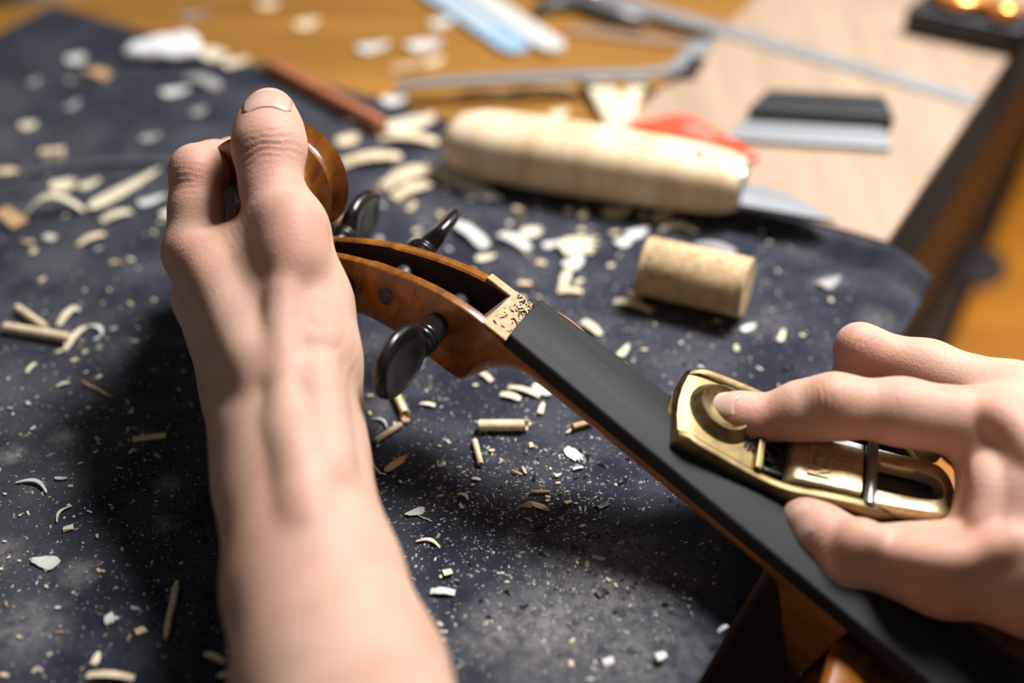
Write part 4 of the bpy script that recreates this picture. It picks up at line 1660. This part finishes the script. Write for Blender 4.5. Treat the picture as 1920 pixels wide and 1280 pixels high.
def sh_strip(L, w, arch=.10, taper=.2, side=0.0):
    """flat ribbon with ragged edges, arched off the cloth, optionally swept sideways"""
    n = 14
    th = .00022 + .02 * w
    V, F = [], []
    tw = rng.uniform(-.35, .35)
    for i in range(n + 1):
        u = i / n
        ww = w / 2 * (1 - taper * abs(2 * u - 1) ** 2) * rng.uniform(.88, 1.1)
        z = arch * L * math.sin(math.pi * u) + .0002
        y = side * L * math.sin(math.pi * u)
        t = tw * (u - .5)
        dy, dz = ww * math.cos(t), ww * math.sin(t)
        z += abs(dz)
        V += [(L * u, y - dy, z - dz), (L * u, y, z + .12 * ww), (L * u, y + dy, z + dz), (L * u, y + dy, z + dz + th), (L * u, y, z + .12 * ww + th), (L * u, y - dy, z - dz + th)]
    for i in range(n):
        for j in range(6):
            k = (j + 1) % 6
            F.append((i * 6 + j, i * 6 + k, (i + 1) * 6 + k, (i + 1) * 6 + j))
    F.append(tuple(range(6)))
    F.append(tuple(n * 6 + j for j in range(5, -1, -1)))
    return V, F


def sh_flake(L, w, tip=.5, notch=0):
    """thin torn flake: ragged outline, slightly cupped; tip>0 narrows the far end"""
    n = 22
    th = .0003
    top, bot = [], []
    cup = rng.uniform(.03, .12)
    for j in range(n):
        a = 2 * math.pi * j / n
        c, s = math.cos(a), math.sin(a)
        x = L / 2 + L / 2 * (abs(c) ** .7) * (1 if c > 0 else -1)
        u = x / L
        y = w / 2 * (abs(s) ** .7) * (1 if s > 0 else -1) * (1 - tip * u ** 1.5)
        k = rng.uniform(.86, 1.06)
        if notch and c > .3: k *= (1 - notch * (j % 2))
        x = L / 2 + (x - L / 2) * k
        y *= k
        z = cup * w * (1 - abs(s)) + cup * L * .3 * c * c + .0002
        top.append((x, y, z + th))
        bot.append((x, y, z))
    V = top + bot + [(L * .45, 0, cup * w * .15 + th + .0003), (L * .45, 0, cup * w * .15 + .0002)]
    F = []
    for j in range(n):
        k = (j + 1) % n
        F += [(j, k, 2 * n), (n + k, n + j, 2 * n + 1), (k, j, n + j, n + k)]
    return V, F


def sh_chip(L, w):
    h = min(L, w) * .45
    v, f = box(0, L, -w / 2, w / 2, 0, h)
    v = [(x + rng.uniform(-.15, .15) * L, y + rng.uniform(-.2, .2) * w, max(0.0001, z * rng.uniform(.55, 1.1))) for x, y, z in v]
    return v, f


def sh_wedge(L, w):
    h = w * .6
    v = [(0, 0, .0001), (L, -w / 2, .0001), (L, w / 2, .0001), (L * .75, w * .1, h), (L, -w * .2, h * .8)]
    f = [(0, 2, 1), (0, 1, 4), (0, 4, 3), (0, 3, 2), (1, 2, 4), (2, 3, 4)]
    return v, f


def sh_stick(L, w):
    pts = [(L * i / 6, rng.uniform(-.25, .25) * w, w * .5 + rng.uniform(0, .2) * w) for i in range(7)]
    return tube(pts, [w * .28] + [w * .5 * rng.uniform(.8, 1.1) for _ in range(5)] + [w * .15], 6, .7)


KIND = dict(curl=sh_curl, strip=sh_strip, arch=lambda L, w: sh_strip(L, w, .30, .1, .12), flake=sh_flake, leaf=lambda L, w: sh_flake(L, w, .75),
            torn=lambda L, w: sh_flake(L, w, .1, .45), chip=sh_chip, wedge=sh_wedge, stick=sh_stick, bow=lambda L, w: sh_strip(L, w, .06, .5, .22))
NAMES = dict(curl='curled_shaving', strip='wood_shaving', arch='wood_shaving', flake='wood_flake', leaf='wood_flake', torn='wood_flake', chip='wood_chip', wedge='wood_chip', stick='wood_splinter', bow='wood_shaving')
CATS = dict(curled_shaving='shaving', wood_shaving='shaving', wood_flake='flake', wood_chip='chip', wood_splinter='splinter')


def put(kind, x0, y0, x1, y1, wpx, mi, label):
    p0 = G(x0, y0); p1 = G(x1, y1)
    z = max(ground_z(p0), ground_z(p1), ground_z((p0 + p1) / 2))
    p0 = G(x0, y0, z + .0002); p1 = G(x1, y1, z + .0002)
    d = (p0 - CC) @ FW
    w = wpx * d / FPX
    M, L = frame_from(p0, p1)
    m = M_ebonychip if mi == 9 else M_shave[mi]
    o = obj(NAMES[kind], KIND[kind](L, w), m, M=M, sharp=60)
    tag(o, label, CATS[NAMES[kind]], 'wood shavings on the bench')
    return o


# kind, start x, y, end x, y, width, wood, label      (0 pale, 1 cream, 2 tan, 3 white, 4 grey, 9 ebony)
SH = [
 ('chip', 82, 293, 120, 291, 30, 0, 'small squarish pale chip lying just above the smoky plastic strip'),
 ('leaf', 168, 392, 302, 318, 42, 1, 'large pointed leaf-shaped cream flake left of the gripping hand'),
 ('strip', 190, 416, 246, 398, 22, 1, 'short cream shaving tucked under the large pointed flake'),
 ('arch', 42, 412, 158, 396, 20, 1, 'long arched cream shaving standing like a bridge at the left'),
 ('chip', 6, 404, 44, 428, 30, 2, 'tan chip at the left foot of the arched shaving'),
 ('torn', 95, 352, 150, 344, 46, 1, 'crumpled cream flake left of the large pointed flake'),
 ('flake', 146, 356, 188, 338, 26, 1, 'small cream flake joined to the crumpled flake on its right'),
 ('strip', -12, 324, 40, 329, 22, 0, 'pale shaving cut by the left picture edge beside the plastic strip'),
 ('flake', 260, 386, 310, 368, 24, 3, 'small whitish flake between the pointed flake and the hand'),
 ('flake', 302, 408, 330, 392, 28, 1, 'pale flake partly hidden behind the knuckle of the index finger'),
 ('strip', 146, 461, 196, 440, 16, 0, 'narrow pale shaving lying alone below the large pointed flake'),
 ('chip', 82, 450, 100, 449, 18, 3, 'tiny round white chip below the arched shaving'),
 ('flake', 38, 240, 70, 232, 38, 1, 'yellowish white flake alone on the cloth near the left edge'),
 ('torn', 124, 116, 166, 106, 36, 3, 'pale torn flake nearest below the amber bench corner'),
 ('strip', 160, 134, 204, 148, 26, 2, 'dull tan shaving touching the pale torn flake at upper left'),
 ('flake', 54, 162, 74, 148, 22, 4, 'small grey flake below the amber corner at far left'),
 ('flake', 302, 178, 356, 168, 34, 3, 'greyish white flake below the white rag'),
 ('strip', 348, 146, 412, 166, 28, 4, 'dull grey pink shaving right below the white rag'),
 ('torn', 384, 96, 430, 116, 46, 1, 'crumpled cream flake right of the white rag'),
 ('flake', 416, 122, 472, 112, 38, 0, 'pale flake leaning on the crumpled flake near the white rag'),
 ('flake', 338, 34, 394, 26, 26, 4, 'grey flake above the white rag'),
 ('flake', 262, 264, 302, 254, 28, 4, 'dusty grey flake on the bare cloth left of the thumb'),
 ('flake', 360, 216, 386, 204, 26, 4, 'small dusty flake between the white flake and the thumb'),
 ('flake', 124, 208, 148, 190, 22, 4, 'small dusty flake above the plastic strip'),
 ('flake', 484, 14, 524, 4, 38, 0, 'pale flake on the amber bench at the top near the cloth edge'),
 ('flake', 554, 54, 598, 36, 42, 0, 'pale flake on the amber bench above the brown pencil'),
 ('flake', 670, 96, 732, 84, 38, 3, 'white flake on the amber bench left of the folding rule'),
 ('torn', 762, 92, 836, 78, 44, 3, 'torn white flake on the amber bench nearest left of the folding rule'),
 ('flake', 804, 50, 850, 38, 40, 3, 'white flake on the amber bench against the blue side of the folding rule'),
 ('flake', 796, 122, 834, 110, 28, 0, 'small pale flake above the left end of the bent steel tool'),
 ('strip', 732, 136, 800, 126, 30, 2, 'orange tan shaving at the left tip of the bent steel tool'),
 ('flake', 716, 196, 766, 178, 46, 3, 'round white flake just under the left tip of the bent steel tool'),
 ('flake', 722, 246, 816, 222, 66, 1, 'broad cream flake at the butt of the knife handle'),
 ('strip', 712, 262, 820, 268, 24, 0, 'flat pale shaving below the broad flake at the knife butt'),
 ('strip', 650, 230, 704, 240, 20, 4, 'greyish shaving below the brown pencil'),
 ('torn', 632, 272, 676, 252, 38, 0, 'pale torn flake below the right end of the brown pencil'),
 ('strip', 640, 310, 752, 296, 32, 0, 'long pale shaving behind the scroll'),
 ('strip', 720, 352, 808, 318, 40, 0, 'broad pale shaving behind the farther peg heads'),
 ('strip', 738, 374, 806, 346, 32, 0, 'pale shaving lying on the broad shaving behind the pegs'),
 ('flake', 812, 312, 936, 378, 64, 3, 'largest greenish white flake, between the peg heads and the knife handle'),
 ('strip', 846, 418, 912, 466, 26, 3, 'white shaving pointing down right beside the pegbox'),
 ('strip', 938, 440, 992, 470, 26, 3, 'second white shaving right of the one beside the pegbox'),
 ('flake', 890, 488, 932, 480, 22, 1, 'small cream flake closest to the rim of the pegbox'),
 ('torn', 974, 442, 1022, 430, 36, 1, 'cream torn flake left of the big crumpled cluster above the neck'),
 ('flake', 1018, 464, 1044, 456, 24, 3, 'small white flake touching the big crumpled flake above the neck'),
 ('torn', 1046, 470, 1124, 450, 62, 1, 'big crumpled cream flake on the cloth left of the cork'),
 ('flake', 1062, 506, 1092, 482, 40, 3, 'white flake under the big crumpled flake left of the cork'),
 ('strip', 1066, 508, 1054, 546, 18, 1, 'upright arm of an L made by two shavings left of the cork'),
 ('strip', 1046, 548, 1092, 548, 15, 0, 'foot of an L made by two shavings left of the cork'),
 ('flake', 1128, 404, 1182, 394, 40, 1, 'rounded cream flake under the middle of the knife handle'),
 ('torn', 1222, 410, 1262, 402, 34, 1, 'cream flake above the cork nearest the knife handle'),
 ('bow', 1236, 432, 1306, 436, 22, 1, 'bowed cream shaving lying just above the cork'),
 ('flake', 1176, 446, 1214, 430, 34, 3, 'white flake at the upper left end of the cork'),
 ('flake', 1156, 462, 1184, 448, 34, 3, 'white flake left of the upper end of the cork'),
 ('strip', 1304, 460, 1378, 476, 22, 4, 'grey translucent shaving leaning behind the cork'),
 ('strip', 1152, 566, 1222, 586, 18, 1, 'cream shaving below the left end of the cork'),
 ('chip', 1180, 556, 1204, 558, 20, 2, 'tan chip leaning on the shaving below the left end of the cork'),
 ('flake', 1536, 540, 1574, 522, 34, 4, 'dusty pale flake alone on the cloth right of the cork'),
 ('strip', 1092, 604, 1126, 630, 18, 1, 'cream shaving half hidden behind the upper end of the fingerboard'),
 ('flake', 1160, 672, 1178, 648, 18, 1, 'pale flake right behind the middle of the fingerboard'),
 ('torn', 1388, 622, 1420, 608, 18, 3, 'white torn flake above the toe of the brass plane'),
 ('flake', 1462, 642, 1470, 618, 14, 1, 'small upright cream flake left of the bent middle finger'),
 ('curl', 36, 584, 88, 620, 16, 0, 'short curled shaving above the long curl at the left'),
 ('strip', 110, 612, 142, 576, 15, 1, 'cream shaving leaning up right near the long curl at the left'),
 ('curl', 14, 622, 132, 642, 22, 0, 'long curled shaving lying level near the left picture edge'),
 ('strip', 122, 658, 160, 614, 14, 1, 'cream shaving crossing the right end of the long curl'),
 ('bow', 164, 612, 192, 630, 9, 3, 'tiny bowed white shaving right of the long curl'),
 ('strip', 50, 700, 67, 682, 8, 1, 'tiny cream strip under the long curl at the left'),
 ('strip', 106, 726, 130, 718, 8, 1, 'tiny cream strip below the tip of the long curl'),
 ('stick', 153, 716, 208, 745, 5, 2, 'thin brown splinter pointing down right, left of the wrist'),
 ('curl', 250, 829, 312, 821, 13, 0, 'level curled shaving close to the left of the forearm'),
 ('bow', 30, 906, 88, 924, 8, 3, 'twisted white shaving near the lower left'),
 ('flake', 102, 898, 128, 898, 10, 3, 'flat white flake right of the twisted white shaving'),
 ('bow', 107, 980, 135, 950, 6, 1, 'thin bowed shaving pointing up right at lower left'),
 ('chip', 118, 994, 138, 990, 13, 1, 'small cream chip under the thin bowed shaving'),
 ('leaf', 110, 1060, 58, 1050, 42, 3, 'white triangular flake at the lower left'),
 ('stick', 335, 1094, 313, 1202, 13, 0, 'long pale splinter standing upright in view left of the forearm'),
 ('flake', 245, 1140, 264, 1144, 10, 4, 'grey flake left of the long pale splinter'),
 ('chip', 197, 1164, 213, 1158, 16, 3, 'white chip left of the lower end of the long splinter'),
 ('chip', 254, 1188, 272, 1180, 13, 0, 'pale chip beside the lower end of the long splinter'),
 ('flake', 176, 1248, 186, 1222, 18, 1, 'cream flake near the bottom edge above the cut shaving'),
 ('strip', 163, 1268, 252, 1273, 16, 0, 'pale shaving cut by the bottom picture edge at left'),
 ('strip', 384, 1226, 420, 1242, 14, 1, 'cream shaving beside the forearm at the bottom'),
 ('strip', 408, 1268, 442, 1267, 12, 0, 'pale shaving half under the forearm at the bottom edge'),
 ('curl', 742, 744, 760, 782, 18, 0, 'curled shaving just under the near peg head'),
 ('torn', 750, 776, 768, 796, 15, 2, 'tan broken end below the curl under the near peg'),
 ('strip', 788, 758, 816, 762, 9, 1, 'small cream strip right of the curl under the near peg'),
 ('curl', 704, 830, 750, 801, 13, 0, 'curl pointing up right, nearest to the wrist'),
 ('bow', 698, 786, 726, 803, 5, 3, 'fine white thread shaving above the curl nearest the wrist'),
 ('torn', 720, 886, 768, 852, 17, 2, 'folded tan flake in the shadow right of the wrist'),
 ('strip', 680, 868, 693, 873, 8, 0, 'tiny pale strip against the wrist'),
 ('stick', 692, 864, 713, 891, 5, 0, 'sharp little splinter beside the wrist'),
 ('curl', 899, 806, 984, 806, 24, 0, 'widest rolled shaving, under the middle of the neck'),
 ('curl', 890, 830, 902, 875, 12, 0, 'upright rolled shaving below the widest roll'),
 ('strip', 938, 740, 976, 750, 15, 1, 'cream shaving left of the white flake under the neck'),
 ('strip', 953, 727, 1012, 744, 13, 1, 'cream shaving pointing at the white flake under the neck'),
 ('flake', 1000, 724, 1036, 744, 30, 3, 'white flake against the underside of the neck'),
 ('flake', 1012, 778, 1019, 755, 14, 1, 'small cream flake below the white flake under the neck'),
 ('strip', 902, 700, 922, 716, 12, 1, 'cream shaving below the rounded heel of the pegbox'),
 ('curl', 1074, 806, 1112, 795, 14, 2, 'tan curl half hidden under the neck'),
 ('stick', 1062, 814, 1078, 800, 6, 0, 'pale splinter at the left tip of the tan curl under the neck'),
 ('torn', 1060, 842, 1096, 868, 26, 3, 'white torn flake below the tan curl'),
 ('strip', 1074, 881, 1093, 877, 7, 3, 'little white strip just below the white torn flake'),
 ('curl', 996, 924, 1030, 924, 7, 2, 'thin brown curl above the tan wedge'),
 ('wedge', 974, 950, 996, 946, 18, 2, 'tan wedge-shaped chip in the middle of the cloth'),
 ('torn', 995, 944, 1029, 956, 13, 0, 'pale torn strip attached right of the tan wedge'),
 ('chip', 1060, 944, 1070, 940, 8, 2, 'tiny brown chip right of the tan wedge'),
 ('stick', 960, 883, 980, 891, 5, 2, 'small brown splinter below the upright rolled shaving'),
 ('stick', 980, 877, 986, 890, 5, 0, 'small pale splinter below the upright rolled shaving'),
 ('leaf', 796, 957, 758, 967, 24, 3, 'white leaf-like flake right of the forearm'),
 ('stick', 785, 968, 811, 978, 3, 3, 'stalk-like splinter at the white leaf-like flake'),
 ('bow', 858, 927, 878, 938, 7, 0, 'little hooked shaving right of the forearm'),
 ('strip', 885, 898, 901, 901, 7, 3, 'tiny white strip below the upright roll'),
 ('flake', 1040, 894, 1052, 890, 9, 1, 'tiny pale flake above the tiny brown chip'),
 ('bow', 780, 1016, 825, 1028, 8, 1, 'thin bowed shaving right of the forearm near the bottom'),
 ('chip', 832, 1078, 846, 1072, 15, 1, 'small cream chip below the thin bowed shaving'),
 ('strip', 807, 1110, 853, 1113, 16, 3, 'white shaving with scalloped edge right of the forearm near the bottom'),
 ('chip', 1230, 1236, 1250, 1228, 16, 3, 'round white chip near the bottom middle'),
 ('chip', 1132, 1244, 1150, 1238, 13, 3, 'white chip left of the round chip at the bottom'),
 ('strip', 1346, 1186, 1364, 1174, 8, 4, 'small grey curl on the dark cloth edge at the bottom'),
 ('torn', 1002, 988, 1024, 983, 11, 9, 'black ebony flake below the tan wedge'),
 ('stick', 1104, 1000, 1128, 1006, 4, 9, 'black ebony splinter right of the ebony flake'),
 ('stick', 1106, 1012, 1112, 998, 4, 9, 'black ebony splinter crossing the other ebony splinter'),
 ('torn', 1118, 952, 1146, 938, 20, 9, 'black tuft of ebony shavings beside the neck'),
 ('chip', 1120, 1116, 1137, 1108, 13, 9, 'black ebony chip on the dusty patch at the bottom'),
 ('stick', 1145, 1006, 1160, 1014, 5, 9, 'short black ebony stick left of the neck shadow'),
 ('strip', 842, 190, 968, 178, 20, 0, 'pale shaving along the far side of the knife handle'),
 ('strip', 930, 188, 1078, 172, 22, 1, 'long cream shaving behind the knife handle and under the bent tool'),
 ('strip', 1106, 146, 1160, 242, 46, 1, 'broad pale shaving leaning down right behind the knife handle'),
 ('strip', 1206, 146, 1166, 240, 34, 1, 'yellowish shaving forming a V with the broad pale one behind the knife'),
 ('flake', 1030, 222, 1066, 208, 34, 0, 'pale flake behind the middle of the knife handle'),
]
for row in SH: put(*row)

# countable crumbs: a few base shapes copied about
crumb_bases = []
for i in range(8):
    kind = ['flake', 'chip', 'strip', 'torn', 'chip', 'flake', 'stick', 'wedge'][i]
    me = obj('crumb_shape', KIND[kind](.0022, .0013 if kind not in ('stick', 'strip') else .0007), M_shave[[0, 1, 3, 1, 0, 3, 2, 2][i]], sharp=60)
    crumb_bases.append(me.data)
    bpy.data.objects.remove(me)


def free(px, py):
    """keep crumbs off the hands, the violin and the tools"""
    if 300 < px < 690 and py > 150 and not (py < 640 and px > 660): return False
    return True


spots = []
for (x0, x1, y0, y1, n, s0, s1) in [(680, 1230, 300, 600, 95, .8, 2.0), (1200, 1600, 400, 690, 26, .6, 1.3), (0, 400, 330, 520, 18, .7, 1.5), (0, 400, 520, 900, 40, .5, 1.2),
                                    (0, 430, 900, 1270, 44, .4, 1.0), (690, 1100, 720, 960, 34, .45, 1.1), (700, 1320, 940, 1260, 46, .35, .85), (0, 420, 60, 330, 14, .8, 1.6), (560, 900, 20, 200, 10, .9, 1.6)]:
    k = 0
    while k < n:
        px, py = rng.uniform(x0, x1), rng.uniform(y0, y1)
        if not free(px, py): k += .2; continue
        k += 1
        spots.append((px, py, rng.uniform(s0, s1)))
for px, py, s in spots[:300]:
    p = G(px, py)
    a, b = toab(p)
    if b < .024: continue
    z = ground_z(p)
    o = bpy.data.objects.new('wood_crumb', rng.choice(crumb_bases))
    COL.objects.link(o)
    o.location = (p[0], p[1], z + .0002)
    o.rotation_euler = (0, 0, rng.uniform(0, 6.28))
    o.scale = (s, s, s)
    hue = {M_shave[0].name: 'pale', M_shave[1].name: 'cream', M_shave[2].name: 'tan', M_shave[3].name: 'white'}[o.data.materials[0].name]
    if py < 200 and px > 480: where = 'at the top near the amber bench and the pencil'
    elif px < 430: where = 'on the far left of the cloth above the curls' if py < 520 else 'on the shaded cloth left of the forearm' if py < 900 else 'on the cloth at the lower left'
    elif py > 940: where = 'on the cloth at the bottom between forearm and neck'
    elif py > 640: where = 'on the cloth under the pegbox and neck'
    elif px > 1200: where = 'on the cloth around the cork'
    elif py < 450: where = 'on the cloth between the far pegs and the knife handle'
    else: where = 'on the cloth between the neck and the cork'
    tag(o, 'tiny ' + hue + ' wood crumb ' + where, 'crumb', 'tiny ' + hue + ' crumbs ' + where)


def dust(name, label, n, sizes, m, areas, seed):
    r = np.random.default_rng(seed)
    V, F = [], []
    tot = sum(a[4] for a in areas)
    for (x0, x1, y0, y1, w) in areas:
        for _ in range(int(n * w / tot)):
            px, py = r.normal((x0 + x1) / 2, (x1 - x0) / 2.7), r.normal((y0 + y1) / 2, (y1 - y0) / 2.7)
            p = G(px, py)
            a, b = toab(p)
            if b < .006 or a > -.004 or b > CL_B1: continue
            z = ground_z(p) + .00005
            s = sizes[0] * math.exp(r.normal() * sizes[1])
            l = s * r.uniform(1, 2.6)
            t = r.uniform(0, 6.28)
            c, sn = math.cos(t), math.sin(t)
            k = len(V)
            for (u, v, h) in ((-l, -s, 0), (l, -s * .6, 0), (l * .7, s, 0), (-l * .8, s * .8, 0), (0, 0, s * .9)):
                V.append((p[0] + c * u - sn * v, p[1] + sn * u + c * v, z + h))
            F += [(k, k + 1, k + 4), (k + 1, k + 2, k + 4), (k + 2, k + 3, k + 4), (k + 3, k, k + 4)]
    me = bpy.data.meshes.new(name)
    me.from_pydata(V, [], F)
    me.materials.append(m)
    o = bpy.data.objects.new(name, me)
    COL.objects.link(o)
    tag(o, label, 'dust', kind='stuff')


def dust_mat():
    t = NT('wood_dust')
    g = t.n('ShaderNodeNewGeometry').outputs['Random Per Island']
    t.set(Base_Color=t.ramp(g, [(0, (.13, .12, .125)), (.5, (.36, .34, .32)), (.8, (.60, .54, .44)), (1, (.82, .80, .74))]), Roughness=.8)
    return t.m


dust('sawdust', 'fine pale sawdust sprinkled all over the navy cloth', 11500, (.00013, .55), dust_mat(),
     [(-20, 440, 40, 500, .7), (-20, 440, 480, 900, 1.9), (-20, 440, 820, 1300, 1.9), (640, 1130, 560, 900, 1.6), (680, 1180, 840, 1030, 3.2), (700, 1350, 1000, 1300, 2.6), (640, 1300, 300, 620, 2.0), (1000, 1640, 420, 760, 2.2)], 5)
dust('ebony_dust', 'scattered black ebony crumbs on the cloth beside the neck', 260, (.00035, .5), M_ebonychip,
     [(900, 1350, 820, 1120, 3), (1300, 1600, 640, 760, 1)], 6)


# black crumbs of planed ebony on the bare ledge, along the fingerboard end and in the mouth of the plane
def black_bits():
    r = random.Random(4)
    parts = []
    for i in range(120):
        x = -8.4 + 8.6 * r.random() ** .6
        y = -10.5 + 21 * r.random() ** .75
        if y < -2 and r.random() < .6: continue
        s = r.uniform(.12, .5)
        M = Matrix.Translation(Vector((x, y, 1.76))) @ Matrix.Rotation(r.uniform(0, 6.28), 4, 'Z') @ Matrix.Diagonal((s * r.uniform(1, 2.8), s * .7, s * .7, 1))
        parts.append(xf(([(-1, -1, 0), (1, -.8, 0), (.8, 1, 0), (-.9, .7, 0), (0, 0, 1.3)], [(0, 1, 4), (1, 2, 4), (2, 3, 4), (3, 0, 4), (3, 2, 1, 0)]), M))
    o = obj('ebony_crumbs', join(*parts), M_ebonychip, scale=MM, smooth=False, M=VM)
    tag(o, 'black ebony crumbs lying on the bare wooden ledge at the fingerboard end', 'crumbs', kind='stuff')
    parts = []
    for i in range(46):
        x, y = r.uniform(28.5, 34), r.uniform(-12, 13)
        s = r.uniform(.5, 1.3)
        M = Matrix.Translation(Vector((x, y, 5.2 + r.uniform(0, 2.2)))) @ Matrix.Rotation(r.uniform(0, 6.28), 4, 'Z') @ Matrix.Rotation(r.uniform(-.6, .6), 4, 'X') @ Matrix.Diagonal((s * 1.4, s * .5, s * .5, 1))
        parts.append(xf(([(-1, -1, 0), (1, -.8, 0), (.8, 1, 0), (-.9, .7, 0), (0, 0, 1.3)], [(0, 1, 4), (1, 2, 4), (2, 3, 4), (3, 0, 4), (3, 2, 1, 0)]), M))
    for i in range(16):
        x, y = r.uniform(23.0, 26.5), r.uniform(-7, 0)
        s = r.uniform(.3, .7)
        M = Matrix.Translation(Vector((x, y, 6.3))) @ Matrix.Rotation(r.uniform(0, 6.28), 4, 'Z') @ Matrix.Diagonal((s * 1.4, s * .6, s * .5, 1))
        parts.append(xf(([(-1, -1, 0), (1, -.8, 0), (.8, 1, 0), (-.9, .7, 0), (0, 0, 1.3)], [(0, 1, 4), (1, 2, 4), (2, 3, 4), (3, 0, 4), (3, 2, 1, 0)]), M))
    o = obj('ebony_shavings', join(*parts), M_ebonychip, scale=MM, smooth=False, M=PM)
    tag(o, 'tiny black ebony shavings gathered in the mouth of the brass plane', 'shavings', kind='stuff')


black_bits()
